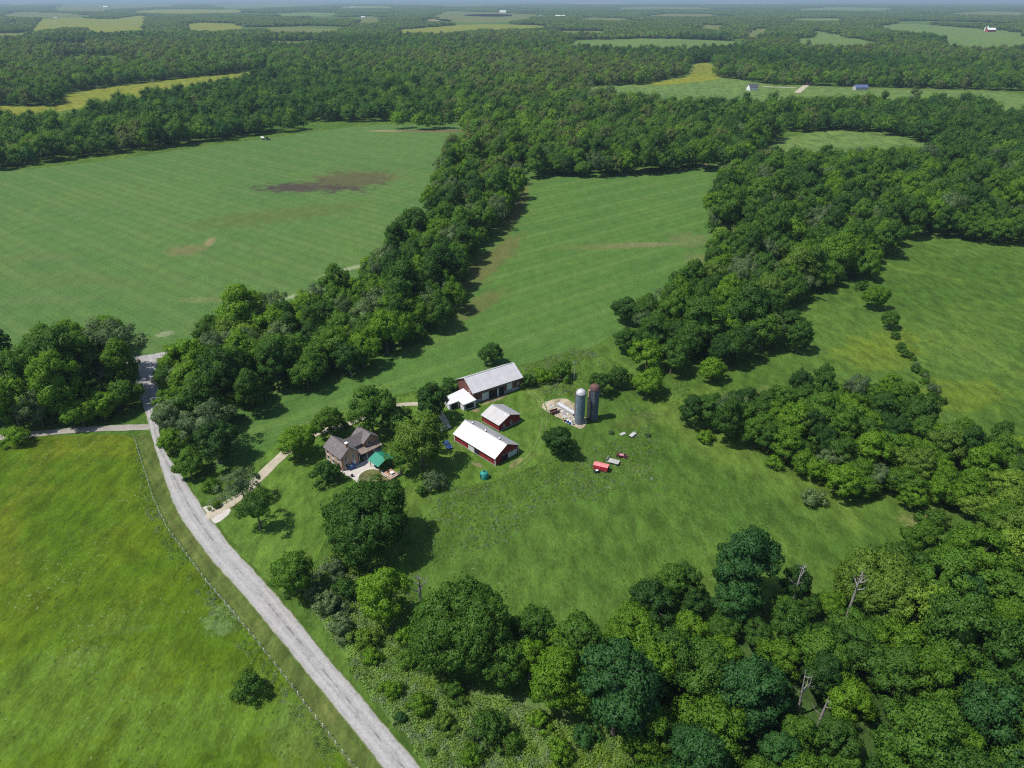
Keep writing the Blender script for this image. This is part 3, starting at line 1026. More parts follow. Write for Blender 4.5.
# single trees read off the photograph: pixel of crown centre, crown radius in pixels, shape, leaf, label
HT = [
    (297, 440, 18, 'round_a', 'bright', 'round bright green tree between the gravel drive and the farmhouse, nearest the drive'),
    (328, 421, 16, 'round_c', 'bright', 'bright green tree standing just behind the farmhouse, next to the round tree by the drive'),
    (370, 408, 24, 'round_b', 'mid', 'large open crowned green tree behind the cross gable of the farmhouse'),
    (432, 401, 18, 'tall_c', 'deep', 'tall dark tree beside the small white shed of the big barn'),
    (398, 420, 17, 'round_c', 'deep', 'dark tree in the clump between farmhouse and white shed'),
    (421, 438, 29, 'round_b', 'yellow', 'broad yellow green tree standing between the green pavilion and the long red barn'),
    (400, 458, 17, 'loose_b', 'mid', 'dull green tree with thin foliage right beside the green pavilion'),
    (367, 520, 50, 'grand_a', 'deep', 'huge dark spreading tree alone on the lawn below the farmhouse pool'),
    (241, 484, 20, 'loose_a', 'silver', 'thin grey green tree where the gravel drive leaves the road'),
    (256, 508, 22, 'loose_b', 'mid', 'sparse dull green tree on the lawn beside the drive entrance'),
    (560, 440, 16, 'round_a', 'deep', 'single round dark tree on the grass between the barns and the red wagon'),
    (491, 353, 12, 'round_c', 'deep', 'single dark tree at the crop edge directly behind the big grey roofed barn'),
    (293, 572, 23, 'round_b', 'mid', 'green many clumped tree on the road edge below the driveway'),
    (383, 596, 25, 'tall_a', 'bright', 'bright yellow green tree beside the dead grey snag below the huge lawn tree'),
    (463, 628, 56, 'grand_b', 'mid', 'massive dense domed tree at the lower end of the barn meadow'),
    (535, 628, 24, 'round_b', 'deep', 'dark tree leaning against the massive domed tree on its meadow side'),
    (505, 660, 25, 'tall_c', 'mid', 'medium green tree in front of the massive domed tree above the scrub'),
    (556, 680, 27, 'tall_a', 'bright', 'bright drooping green tree above the muddy creek bank'),
    (746, 566, 29, 'tall_b', 'blue', 'very tall blue green tree rising above the lower wood into the meadow'),
    (738, 600, 24, 'tall_c', 'blue', 'blue green tree tucked under the very tall blue green tree'),
    (880, 585, 44, 'grand_b', 'yellow', 'wide pale yellow green tree on the meadow edge of the lower wood'),
    (935, 615, 34, 'round_b', 'yellow', 'pale yellow green tree just below the wide pale one of the lower wood'),
    (975, 560, 34, 'tall_c', 'bright', 'bright green tree above the pale ones where the two woods meet'),
    (618, 690, 40, 'tall_b', 'blue', 'large blue green tree at the creek end of the lower wood'),
    (653, 605, 26, 'tall_c', 'deep', 'dark tree on the meadow edge beside the tall blue green tree'),
    (714, 730, 38, 'round_b', 'bright', 'bright green spreading tree low in the lower wood beside the open scrub'),
    (822, 655, 28, 'round_c', 'mid', 'flat topped green tree above the slender white trunk'),
    (849, 700, 24, 'round_a', 'bright', 'light green crown carried by the forked pale trunk'),
    (107, 343, 31, 'loose_b', 'silver', 'big silvery green tree beside the road bend at the crop field'),
    (205, 425, 27, 'loose_a', 'silver', 'silvery leaved tree on the road side of the tree strip at the junction'),
    (713, 369, 14, 'round_c', 'bright', 'single bright green tree standing out on the grass below the big wood'),
    (649, 381, 15, 'round_a', 'bright', 'round bright green tree on open grass, second from the rusty silo'),
    (619, 377, 12, 'round_c', 'mid', 'small round tree between the rusty silo and the round bright tree'),
    (602, 383, 12, 'round_b', 'deep', 'small dark tree directly behind the rusty silo'),
    (627, 309, 14, 'round_a', 'deep', 'dark bushy tree alone at the crop field corner of the big wood'),
    (876, 296, 12, 'round_a', 'bright', 'larger round tree of the two standing in the far meadow corner'),
    (891, 319, 10, 'round_c', 'mid', 'smaller round tree of the two standing in the far meadow corner'),
    (800, 334, 14, 'tall_c', 'deep', 'dark narrow tree at the tip of the big wood facing the meadow'),
    (921, 410, 20, 'round_b', 'mid', 'rounded green tree at the top corner of the middle wood beside the bush row'),
    (733, 308, 22, 'round_b', 'bright', 'light green tree inside the lower arm of the big wood'),
    (770, 292, 20, 'round_c', 'yellow', 'pale yellow green tree standing out in the big wood'),
    (840, 252, 22, 'round_a', 'bright', 'round bright tree on the meadow edge of the big wood'),
    (843, 480, 20, 'round_c', 'bright', 'low light green tree on the near edge of the middle wood'),
]
HT += [
    (124, 394, 17, 'round_c', 'mid', 'green tree on the road corner of the junction copse'),
    (100, 404, 16, 'round_a', 'bright', 'bright green tree over the side road in the junction copse'),
    (172, 441, 14, 'round_c', 'bright', 'light green tree hugging the road just below the junction'),
    (188, 462, 15, 'round_a', 'mid', 'green tree at the road side tip of the tree strip'),
    (172, 404, 16, 'tall_c', 'bright', 'bright tree overhanging the road opposite the side road'),
    (808, 604, 15, 'round_c', 'mid', 'low green tree filling the gap between the two bare trunks on the meadow edge'),
    (832, 602, 14, 'round_a', 'bright', 'low bright tree at the foot of the grey dead tree on the meadow edge'),
    (784, 606, 13, 'round_b', 'mid', 'low green tree at the foot of the pale dead trunk on the meadow edge'),
    (792, 722, 13, 'round_c', 'deep', 'low dark tree at the foot of the slender white trunk'),
    (167, 376, 14, 'round_b', 'mid', 'green tree overhanging the road bend at the end of the tree strip'),
]
occ = []           # (x,y,r) already taken
SINGLES = []
for (u, v, rp, sh, lf, lab) in HT:
    P = PROTO[sh]
    s = rp / 4.0 / P['rad']
    for _ in range(4):
        x, y = G(u, v, P['zc'] * s)
        s = rp / ppm(x, y, P['zc'] * s) / P['rad'] / 1.1
    x, y = G(u, v, P['zc'] * s)
    SINGLES.append((x, y, s, sh, lf, lab))
    occ.append((x, y, s * P['rad']))
occA = np.array(occ)

# dead trunks seen through gaps in the woods: pixel, clear radius, ground distance
SIGHT = [(107, 335, 16, G(107, 356)[1]), (801, 690, 12, G(797, 716)[1]), (820, 710, 10, G(817, 728)[1]), (789, 575, 9, G(790, 612)[1]), (846, 587, 10, G(845, 622)[1]), (850, 208, 5, G(850, 232)[1]), (421, 585, 6, G(421, 604)[1])]
# candidates in the near woods
CAND = []          # (size px, x, y, r, zone, u, v)
for zi, (zn, poly, sp, rr) in enumerate(ZONES):
    us = [p[0] for p in poly]
    vs = [p[1] for p in poly]
    gp = [G(u, v, 5) for u, v in poly]
    x, y = jgrid(min(p[0] for p in gp), max(p[0] for p in gp), min(p[1] for p in gp), max(p[1] for p in gp), sp * (1.15 if zn in ('WA', 'WB', 'W4') else 1), .3 + zi * .37, .42, 100 + zi)
    rng = np.random.RandomState(200 + zi)
    r = rng.uniform(rr[0], rr[1], len(x)) * np.where(rng.uniform(0, 1, len(x)) > .85, 1.22, 1)
    ok = np.ones(len(x), bool)
    ins = .5 if zn == 'W5' else .7
    for dx, dy, z in ((-ins, 0, 1), (ins, 0, 1), (0, -ins, .4), (0, 0, 1.75)):
        pu, pv = PXv(x + dx * r, y + dy * r, z * r)
        ok &= inpoly(pu, pv, poly)
    bu, bv = PXv(x, y, 0)
    ok &= (bv > 122) & (np.abs(bu - 512) < 600) & (bv < 900)
    if zn == 'W6':
        ok &= rng.uniform(0, 1, len(x)) > .1
    for (su, sv, sr, sy) in SIGHT:
        cu, cv = PXv(x, y, r * 1.35)
        ok &= ~((np.hypot(cu - su, (cv - sv) * .8) < sr + r * ppm(x, y, 6) * .5) & (y < sy + 2))
    for ox, oy, orr in occ:
        ok &= np.hypot(x - ox, y - oy) > (orr * .55 + r * .62)
    for k in np.where(ok)[0]:
        CAND.append((r[k] * ppm(x[k], y[k], 6), x[k], y[k], r[k], zn, bu[k], bv[k]))
CAND.sort(key=lambda c: -c[0])
# visible inside the frame only counts as an individual
NIND = 300 - len(SINGLES) - 2
vis = [c for c in CAND if -20 < c[5] < 1044 and c[6] < 830]
IND = vis[:NIND]
indset = set(id(c) for c in IND)
REST = [c for c in CAND if id(c) not in indset]
print('woods candidates', len(CAND), 'individual', len(IND), 'smallest px', IND[-1][0])


def put_tree(name, x, y, s, sh, lf, lab, cat='tree', group=None, rz=None, sz=1.0, rng=random):
    P = PROTO[sh]
    o = bpy.data.objects.new(name, None)
    o.empty_display_size = .5
    COL.objects.link(o)
    o.location = (x, y, 0)
    o.rotation_euler = (0, 0, rng.uniform(0, 6.28) if rz is None else rz)
    o.scale = (s, s, s * sz)
    tag(o, lab, cat, group)
    c = bpy.data.objects.new('crown', P['crown'])
    COL.objects.link(c)
    c.parent = o
    c.material_slots[0].link = 'OBJECT'
    c.material_slots[0].material = LEAF[lf]
    t = bpy.data.objects.new('trunk', P['trunk'])
    COL.objects.link(t)
    t.parent = o
    return o


for (x, y, s, sh, lf, lab) in SINGLES:
    put_tree('broadleaf_tree', x, y, s, sh, lf, lab)

TINTW = {'deep': 'dark green', 'mid': 'mid green', 'bright': 'bright green', 'yellow': 'pale yellow green', 'silver': 'silvery green', 'blue': 'blue green'}


def place_phrase(zn, u, v):
    if zn == 'W1':
        g = 'trees of the winding strip between the crop fields'
        if v > 425:
            q = 'at the road end of the winding tree strip'
        elif v > 375:
            q = 'in the broad tree strip behind the road bend'
        elif v > 330:
            q = 'in the tree strip behind the farmhouse' if u > 290 else 'on the crop side of the tree strip'
        elif v > 285:
            q = 'in the tree strip curving away behind the barn'
        elif v > 230:
            q = 'in the narrow waist of the winding tree strip'
        else:
            q = 'at the far end of the winding tree strip'
    elif zn == 'W2':
        g = 'trees of the copse at the road junction'
        q = 'on the road edge of the junction copse' if u > 85 else ('in the copse above the side road' if v > 395 else 'at the back of the junction copse')
    elif zn == 'W4':
        g = 'trees of the big wood beside the meadow'
        if v > 335:
            q = 'on the grassy edge of the big wood facing the silos'
        elif v > 290:
            q = 'in the lower big wood beside the crop' if u < 730 else 'in the lower big wood beside the meadow'
        elif v > 235:
            q = 'in the middle of the big wood' if u < 880 else 'on the far meadow edge of the big wood'
        else:
            q = 'deep in the big wood' if u < 880 else 'in the big wood behind the far meadow'
    elif zn == 'W5':
        g = 'trees of the middle wood between two meadows'
        if u < 770:
            q = 'at the pointed tip of the middle wood'
        elif u < 860:
            q = 'on the near edge of the middle wood' if v > 445 else 'on the upper edge of the middle wood'
        elif u < 945:
            q = 'in the thick part of the middle wood'
        else:
            q = 'where the middle wood widens towards the lower wood'
    elif zn == 'W6':
        g = 'trees of the lower wood along the creek'
        if u < 620:
            q = 'at the creek end of the lower wood'
        elif v < 640:
            q = 'on the meadow edge of the lower wood' if u < 840 else 'on the lower wood edge beside the pale trees'
        elif v < 720:
            q = 'inside the lower wood near the white trunks' if u < 840 else 'inside the lower wood below the pale trees'
        else:
            q = 'in the lower wood next to the scrub' if u < 780 else 'in the nearest part of the lower wood'
    else:
        g = 'trees of the wood beyond the crop fields'
        q = 'on the wood edge beyond the crop fields'
    return q, g


rng = random.Random(5)
SHW = {'round_a': 'rounded', 'round_b': 'open crowned', 'round_c': 'dense', 'tall_a': 'tall', 'tall_b': 'tall ragged', 'tall_c': 'tall dense', 'loose_a': 'loose', 'loose_b': 'feathery'}
for (px, x, y, r, zn, u, v) in IND:
    tall = zn in ('W6', 'W2') and rng.random() < .6 or rng.random() < .25
    sh = rng.choice(['tall_a', 'tall_b', 'tall_c']) if tall else rng.choice(['round_a', 'round_b', 'round_c'])
    # drifts of one species
    q = math.sin(x * .045 + 1.3) + math.sin(y * .038 + x * .02) + rng.gauss(0, .8)
    lf = 'deep' if q < -1.15 else 'mid' if q < .05 else 'bright' if q < 1.5 else 'yellow'
    if zn == 'W5' and lf == 'deep' and rng.random() < .6:
        lf = 'bright'
    if zn == 'W6' and rng.random() < .1:
        lf = 'blue'
    if lf == 'deep' and (zn == 'W6' and rng.random() < .65 or zn == 'W4' and v > 310 and rng.random() < .8):
        lf = rng.choice(['bright', 'mid'])
    if zn in ('W1', 'W2') and rng.random() < .16:
        lf, sh = 'silver', rng.choice(['loose_a', 'loose_b', 'round_b'])
    s = r / PROTO[sh]['rad']
    size = 'large' if r > 6.3 else 'small' if r < 4.8 else 'medium'
    p, g = place_phrase(zn, u, v)
    put_tree('broadleaf_tree', x, y, s, sh, lf, '%s %s tree %s' % (size if rng.random() < .5 else SHW[sh], TINTW[lf], p), group=g, sz=rng.uniform(.78, 1.18) if zn == 'W6' else rng.uniform(.72, .98) if zn == 'W5' else rng.uniform(.88, 1.2), rng=rng)

# ---- far woods: everything beyond that is not an opening
pts, idx, rot, scl = [], [], [], []


def add_far(x, y, r, rng, tintnoise=True):
    pts.append((x, y, 0))
    q = 1.1 * math.sin(x * .0065 + 1.3 + .8 * math.sin(y * .004)) + math.sin(y * .0058 + x * .003) + rng.gauss(0, .85)
    if y > 900:
        q += .35
    if q < -1.2:
        i = rng.choice((1, 5, 5, 1, 7))
    elif q < .2:
        i = rng.choice((0, 4, 8, 0, 8, 1, 2))
    elif q < 1.2:
        i = rng.choice((2, 9, 2, 10, 0, 8, 11))
    else:
        i = rng.choice((6, 10, 11, 9, 10, 3))
    idx.append(i)
    rot.append(rng.uniform(0, 6.28))
    s = r / 5
    scl.append((s, s, s * rng.uniform(.8, 1.35)))


for c in REST:
    add_far(c[1], c[2], c[3] * 1.02, rng)
    if c[0] > 8:
        idx[-1] = NFT + 4 + rng.randrange(len(FINE))
n_near = len(pts)


def openings_mask(x, y, zs=(0, 6, 11)):
    bad = np.zeros(len(x), bool)
    for z in zs:
        u, v = PXv(x, y, z)
        for pp, _ in FAR:
            bad |= inpoly(u, v, pp)
    return bad


yfar0 = G(512, 122)[1]
x, y = jgrid(-2100, 2100, yfar0 - 10, 2600, 10.4, .23, .45, 300)
bu, bv = PXv(x, y, 0)
ok = (bv <= 122) & (np.abs(x) < .80 * y + 120) & ~openings_mask(x, y)
# gaps: lanes of thinner cover
gap = np.sin(x * .004 + 2) * np.sin(y * .006 + 1) + .6 * np.sin(x * .011 + y * .007)
ok &= ~((gap > 1.15) & (y > 1400))
clr = np.sin(x * .029 + 2) * np.sin(y * .017 + x * .005) + .55 * np.sin(x * .047 + y * .008)
ok &= ~((clr > 1.12) & (y > 1000))
# meadow strip with loose bushes beside the yellow band and by the hollow
x, y = x[ok], y[ok]
nr = np.random.RandomState(5)
for a, b, r in zip(x, y, nr.uniform(3.8, 8.0, len(x))):
    add_far(a, b, r, rng)
# beyond: patches of wood
for (y0, y1, sp, sc_) in ((2600, 5200, 62, 1.0), (5200, 9000, 100, 1.5), (9000, 17000, 170, 2.2)):
    x, y = jgrid(-.8 * y1, .8 * y1, y0, y1, sp, .37, .4, int(y0))
    ok = (np.abs(x) < .78 * y + 60) & ~openings_mask(x, y, (0, 10))
    gap = np.sin(x * .0021 + y * .0008) + np.sin(y * .0033 - x * .0009 + 2) + .8 * np.sin(x * .0052 + 1)
    ok &= ~(gap > (1.55 if y0 < 5000 else 1.2))
    x, y = x[ok], y[ok]
    for a, b in zip(x, y):
        pts.append((a, b, 0))
        idx.append(NFT + rng.randrange(4))
        rot.append(rng.uniform(0, 6.28))
        scl.append((sc_ * rng.uniform(.9, 1.2), sc_ * rng.uniform(.9, 1.2), rng.uniform(.8, 1.15) * (.8 if y0 < 5000 else .62)))
print('far instances', len(pts))


def scatter(name, pts, idx, rot, scl, coll, kind='stuff'):
    me = bpy.data.meshes.new(name)
    me.vertices.add(len(pts))
    me.vertices.foreach_set('co', np.asarray(pts, np.float32).ravel())
    for nm, ty, dat in (('kind_index', 'INT', np.asarray(idx, np.int32)), ('turn', 'FLOAT', np.asarray(rot, np.float32)), ('size', 'FLOAT_VECTOR', np.asarray(scl, np.float32).ravel())):
        at = me.attributes.new(nm, ty, 'POINT')
        at.data.foreach_set('vector' if ty == 'FLOAT_VECTOR' else 'value', dat)
    me.update()
    o = bpy.data.objects.new(name, me)
    COL.objects.link(o)
    ng = bpy.data.node_groups.new(name + '_spread', 'GeometryNodeTree')
    ng.interface.new_socket('Geometry', in_out='INPUT', socket_type='NodeSocketGeometry')
    ng.interface.new_socket('Geometry', in_out='OUTPUT', socket_type='NodeSocketGeometry')
    N, L = ng.nodes, ng.links
    gi, go_ = N.new('NodeGroupInput'), N.new('NodeGroupOutput')
    ci = N.new('GeometryNodeCollectionInfo')
    ci.inputs['Collection'].default_value = coll
    ci.inputs['Separate Children'].default_value = True
    ci.inputs['Reset Children'].default_value = True
    ip = N.new('GeometryNodeInstanceOnPoints')
    ip.inputs['Pick Instance'].default_value = True

    def attr(nm, ty):
        a = N.new('GeometryNodeInputNamedAttribute')
        a.data_type = ty
        a.inputs['Name'].default_value = nm
        return next(q for q in a.outputs if q.enabled and q.name == 'Attribute')
    cx = N.new('ShaderNodeCombineXYZ')
    L.new(attr('turn', 'FLOAT'), cx.inputs['Z'])
    er = N.new('FunctionNodeEulerToRotation')
    L.new(cx.outputs[0], er.inputs[0])
    mp = N.new('GeometryNodeMeshToPoints')
    L.new(gi.outputs[0], mp.inputs['Mesh'])
    L.new(mp.outputs[0], ip.inputs['Points'])
    L.new(ci.outputs[0], ip.inputs['Instance'])
    L.new(attr('kind_index', 'INT'), ip.inputs['Instance Index'])
    L.new(er.outputs[0], ip.inputs['Rotation'])
    L.new(attr('size', 'FLOAT_VECTOR'), ip.inputs['Scale'])
    L.new(ip.outputs[0], go_.inputs[0])
    md = o.modifiers.new('spread', 'NODES')
    md.node_group = ng
    tag(o, kind=kind)
    return o


fw = scatter('distant_woods', pts, idx, rot, scl, FARC)
tag(fw, 'distant woods of many green treetops stretching from the crop fields to the horizon', 'woods')

# ---- shrubs: single things
SH = [
    (326, 473, 15, 'shrub_a', 'deep', 'large dark grey green bush at the front corner of the farmhouse'),
    (434, 481, 12, 'shrub_a', 'silver', 'pale grey green bush on the lawn beyond the pavilion, bigger of two'),
    (421, 491, 6, 'shrub_a', 'deep', 'small dark bush on the lawn next to the pale grey green bush'),
    (249, 687, 17, 'shrub_a', 'mid', 'single dark bush standing in the yellow green pasture inside the fence'),
    (16, 437, 13, 'shrub_a', 'bright', 'bright bush at the corner of the pasture on the side road'),
    (489, 728, 21, 'shrub_a', 'mid', 'round green bush in the scrub near the creek bank, larger of two'),
    (511, 744, 13, 'shrub_b', 'mid', 'lower bush beside the round green bush near the creek bank'),
    (562, 371, 12, 'shrub_a', 'mid', 'round bush in the weeds behind the rubble yard'),
    (543, 376, 11, 'shrub_b', 'bright', 'light green bush in the weeds between the big barn and the rubble yard'),
    (528, 381, 9, 'shrub_a', 'mid', 'bush at the far end corner of the big barn'),
    (862, 286, 6, 'shrub_a', 'deep', 'small bush just above the two round trees in the far meadow'),
    (345, 425, 4, 'shrub_a', 'mid', 'small clipped bush beside the farmhouse back wall'),
    (365, 640, 15, 'shrub_b', 'yellow', 'olive yellow bush beside the road below the many clumped tree'),
    (343, 628, 13, 'shrub_b', 'silver', 'grey green bush in the road side thicket'),
    (330, 604, 16, 'shrub_b', 'silver', 'pale bushy thicket beside the many clumped tree on the road edge'),
    (312, 590, 12, 'shrub_b', 'silver', 'pale low bush closest to the road beside the thicket'),
    (345, 590, 14, 'shrub_a', 'deep', 'dark bush behind the pale thicket near the road'),
    (372, 656, 10, 'shrub_a', 'bright', 'small bright bush by the road below the olive bush'),
    (400, 718, 7, 'shrub_a', 'blue', 'small blue green bush at the road edge in the scrub'),
    (430, 752, 5, 'shrub_a', 'deep', 'tiny dark bush at the road edge, nearest of the scrub'),
    (410, 660, 12, 'shrub_b', 'mid', 'low bush at the foot of the massive domed tree on its road side'),
    (336, 568, 12, 'shrub_b', 'silver', 'pale bush under the huge lawn tree'),
    (210, 486, 9, 'shrub_b', 'bright', 'bright low bush at the tip of the tree strip by the road'),
    (236, 470, 7, 'shrub_b', 'mid', 'low bush between the tree strip and the gravel drive'),
    (215, 505, 6, 'shrub_b', 'yellow', 'pale weedy bush in the middle of the driveway entrance'),
    (812, 498, 12, 'shrub_b', 'silver', 'grey bush at the near edge of the middle wood'),
    (935, 520, 14, 'shrub_b', 'mid', 'low bush where the meadow runs out between two woods'),
    (775, 462, 10, 'shrub_b', 'bright', 'light bush at the near edge of the middle wood tip'),
    (705, 437, 9, 'shrub_b', 'bright', 'low bush at the very tip of the middle wood'),
    (655, 340, 8, 'shrub_b', 'mid', 'low bush in front of the big wood facing the silos'),
    (505, 372, 6, 'shrub_b', 'deep', 'bush at the foot of the big barn back wall'),
    (450, 385, 9, 'shrub_a', 'deep', 'dark bush against the gable wall of the big barn'),
    (611, 432, 3, 'shrub_a', 'silver', 'pale small bush beside the white scrap on the weeds'),
    (648, 435, 3, 'shrub_b', 'silver', 'pale small weed bush past the white scrap'),
    (540, 660, 13, 'shrub_b', 'deep', 'dark low bush under the drooping tree above the creek'),
    (585, 735, 14, 'shrub_b', 'blue', 'blue green bush on the creek bank'),
    (392, 690, 11, 'shrub_b', 'bright', 'bright green bush in the road side scrub above the small blue green one'),
    (420, 705, 13, 'shrub_a', 'bright', 'bright rounded bush in the middle of the road side scrub'),
    (445, 722, 12, 'shrub_b', 'yellow', 'yellow green bush in the scrub nearer the road than the round green bush'),
    (455, 690, 13, 'shrub_b', 'mid', 'green bush in the scrub under the massive domed tree'),
    (540, 720, 12, 'shrub_b', 'bright', 'bright bush in the scrub between the round green bush and the creek'),
    (470, 756, 12, 'shrub_b', 'bright', 'low bright bush in the nearest scrub beside the road'),
    (560, 752, 14, 'shrub_a', 'bright', 'bright bush in the nearest scrub by the creek'),
    (405, 635, 12, 'shrub_a', 'bright', 'bright bush between the yellow green tree and the massive domed tree'),
    (610, 700, 14, 'shrub_a', 'mid', 'green bush at the foot of the large blue green tree'),
    (640, 740, 18, 'shrub_b', 'mid', 'broad low bush at the creek end of the lower wood'),
]
for i in range(17):
    t = i / 16
    u = 893 + 50 * t + rng.uniform(-3, 3)
    v = 336 + 66 * t + rng.uniform(-2, 2)
    if i in (1, 12):
        continue
    SH.append((u, v, rng.uniform(2.6, 6.0), rng.choice(['shrub_a', 'shrub_b']), rng.choice(['mid', 'deep', 'mid', 'silver']), None))
for (u, v, rp, sh, lf, lab) in SH:
    P = PROTO[sh]
    s = rp / 4.0 / P['rad']
    for _ in range(4):
        x, y = G(u, v, P['zc'] * s)
        s = rp / ppm(x, y, P['zc'] * s) / P['rad'] / 1.1
    x, y = G(u, v, P['zc'] * s)
    if lab is None:
        k = 'upper' if v < 358 else 'middle' if v < 382 else 'lower'
        lab = '%s %s bush in the %s part of the bush row dividing the meadows' % ('small' if rp < 3.8 else 'larger', TINTW[lf], k)
        put_tree('shrub', x, y, s, sh, lf, lab, 'bush', 'bushes of the row dividing the meadows')
    else:
        put_tree('shrub', x, y, s, sh, lf, lab, 'bush')


# ---- dead trees
def dead_tree(u, v, h, lab, seed, lean=(0, 0), fork=5, r=.34, leafless=True):
    rr = random.Random(seed)
    x, y = G(u, v)
    e = empty('dead_tree', (x, y), rr.uniform(0, 6.28) if lean == (0, 0) else 0, lab, 'dead tree')
    b = MB()
    top = (lean[0], lean[1], h)
    b.tube((0, 0, 0), (top[0] * .5, top[1] * .5, h * .55), r, r * .75, 8)
    b.tube((top[0] * .5, top[1] * .5, h * .55), top, r * .75, r * .18, 8)
    b.build('trunk', m_deadwood, e)
    for k in range(fork):
        t = rr.uniform(.4, .9)
        a = rr.uniform(0, 6.28)
        L = rr.uniform(.18, .36) * h * (1.2 - t)
        p = (top[0] * t, top[1] * t, h * t)
        m = (p[0] + math.cos(a) * L * .6, p[1] + math.sin(a) * L * .6, p[2] + L * .5)
        q = (m[0] + math.cos(a + .5) * L * .5, m[1] + math.sin(a + .5) * L * .5, m[2] + L * .7)
        bb = MB()
        bb.tube(p, m, r * .45, r * .25, 6)
        bb.tube(m, q, r * .25, r * .08, 6)
        q2 = (m[0] + math.cos(a - .8) * L * .4, m[1] + math.sin(a - .8) * L * .4, m[2] + L * .45)
        bb.tube(m, q2, r * .2, r * .06, 6)
        bb.build('branch', m_deadwood, e)
    return e


dead_tree(421, 604, 9.5, 'bleached dead snag with bare branches beside the bright tree at the meadow edge', 1, fork=8)
dead_tree(790, 612, 15, 'bare pale dead trunk standing just past the tall blue green tree', 2, fork=6)
dead_tree(845, 622, 15.5, 'bare grey dead tree with short branches before the wide pale tree', 3, fork=8)
dead_tree(797, 716, 13, 'slender white trunk with few branches inside the lower wood', 4, (-.9, .3), 4, .26)
dead_tree(817, 728, 9, 'forked pale trunk at the foot of the light green crown', 5, (.2, 0), 3, .3)
dead_tree(850, 232, 15, 'grey leafless tree among the green crowns of the big wood', 6, fork=12)
dead_tree(585, 655, 9, 'thin grey dead stem at the meadow corner of the lower wood', 7, fork=5)

# ---- tall weeds and rank grass
WEEDC = bpy.data.collections.new('weed_kinds')
WM = [leaf_mat('weed_green', (0.130, 0.225, 0.038), .16, .2), leaf_mat('weed_pale', (0.165, 0.235, 0.098), .14, .2), leaf_mat('weed_lime', (0.130, 0.215, 0.022), .14, .25), leaf_mat('weed_straw', (0.24, 0.25, 0.12), .14, .25),
      leaf_mat('weed_white', (0.34, 0.38, 0.27), .1, .3)]
for i, m in enumerate(WM):
    rg = np.random.RandomState(70 + i)
    n = 95
    a, rr_, zz = rg.uniform(0, 6.28, n), .62 * np.sqrt(rg.uniform(0, 1, n)), rg.uniform(.05, .62, n)
    P = np.stack([rr_ * np.cos(a), rr_ * np.sin(a), zz * (1.1 - rr_)], 1)
    N = np.stack([np.cos(a) * .5, np.sin(a) * .5, np.full(n, .8)], 1) + .7 * rg.randn(n, 3)
    D = np.stack([np.cos(a) * .45, np.sin(a) * .45, np.full(n, 1.0)], 1) + .3 * rg.randn(n, 3)
    v, f = cards(rg, P, N, .105, D)
    o = bpy.data.objects.new('weed_%d' % i, mesh_np('weed', v, f, [m], None, np.repeat(D, 4, axis=0)))
    WEEDC.objects.link(o)
WEED = [  # area in pixels, spacing, scale range, kinds, cover
    ([(302, 580), (330, 556), (365, 566), (405, 580), (425, 640), (452, 690), (520, 705), (600, 742), (640, 800), (560, 860), (450, 800), (418, 752), (350, 668)], .85, (.6, 1.7), (2, 0, 0, 1, 0, 2), .95),
    ([(445, 488), (480, 484), (530, 468), (560, 456), (600, 445), (650, 425), (665, 440), (650, 478), (600, 500), (540, 505), (505, 545), (440, 560), (425, 520)], 1.0, (.3, .9), (0, 1, 2, 0, 1, 2), .7),
    ([(522, 368), (545, 358), (575, 349), (592, 350), (600, 356), (575, 364), (560, 372), (530, 378)], .9, (.4, .95), (1, 2, 1, 1), .85),
    ([(530, 376), (560, 372), (600, 362), (640, 372), (700, 380), (760, 400), (690, 425), (640, 420), (600, 400), (580, 390), (545, 396)], 1.4, (.35, 1.0), (0, 0, 2, 0, 1), .45),
    ([(300, 395), (520, 368), (560, 350), (600, 350), (560, 372), (520, 384), (440, 396), (380, 402)], 1.8, (.4, .9), (0, 1, 2), .3),
    ([(420, 560), (520, 550), (620, 510), (720, 480), (860, 530), (940, 540), (860, 590), (700, 590), (560, 640), (480, 600)], 2.0, (.25, .65), (0, 2, 0, 2), .3),
    ([(136, 442), (154, 502), (182, 552), (231, 613), (273, 665), (340, 752), (372, 800), (350, 800), (318, 752), (255, 668), (210, 612), (168, 556), (140, 500)], 1.0, (.4, 1.0), (0, 2, 1, 0, 0), .5),
    ([(-60, 440), (130, 440), (160, 540), (240, 650), (330, 790), (-120, 900)], 2.2, (.25, .6), (2, 2, 0, 2), .26),
    ([(205, 505), (225, 490), (245, 480), (238, 498), (222, 506)], .8, (.5, 1.0), (1, 1, 4, 3), .7),
    ([(615, 470), (660, 460), (690, 470), (660, 500), (600, 500)], 2.4, (.3, .8), (4, 1, 3), .25),
    ([(600, 350), (640, 365), (720, 385), (790, 372), (850, 345), (900, 330), (1030, 330), (1030, 430), (950, 425), (930, 395), (880, 370), (800, 372), (730, 395), (690, 410), (640, 400)], 2.8, (.3, .8), (0, 2, 0, 1), .28),
    ([(590, 720), (640, 700), (700, 760), (700, 830), (620, 830)], 1.0, (.8, 1.8), (0, 2, 0), .9),
    ([(520, 372), (548, 370), (600, 385), (590, 395), (575, 396), (545, 395), (530, 384)], 1.1, (.5, 1.5), (0, 1, 2, 0), .5),
]
wp, wi, wr, ws = [], [], [], []
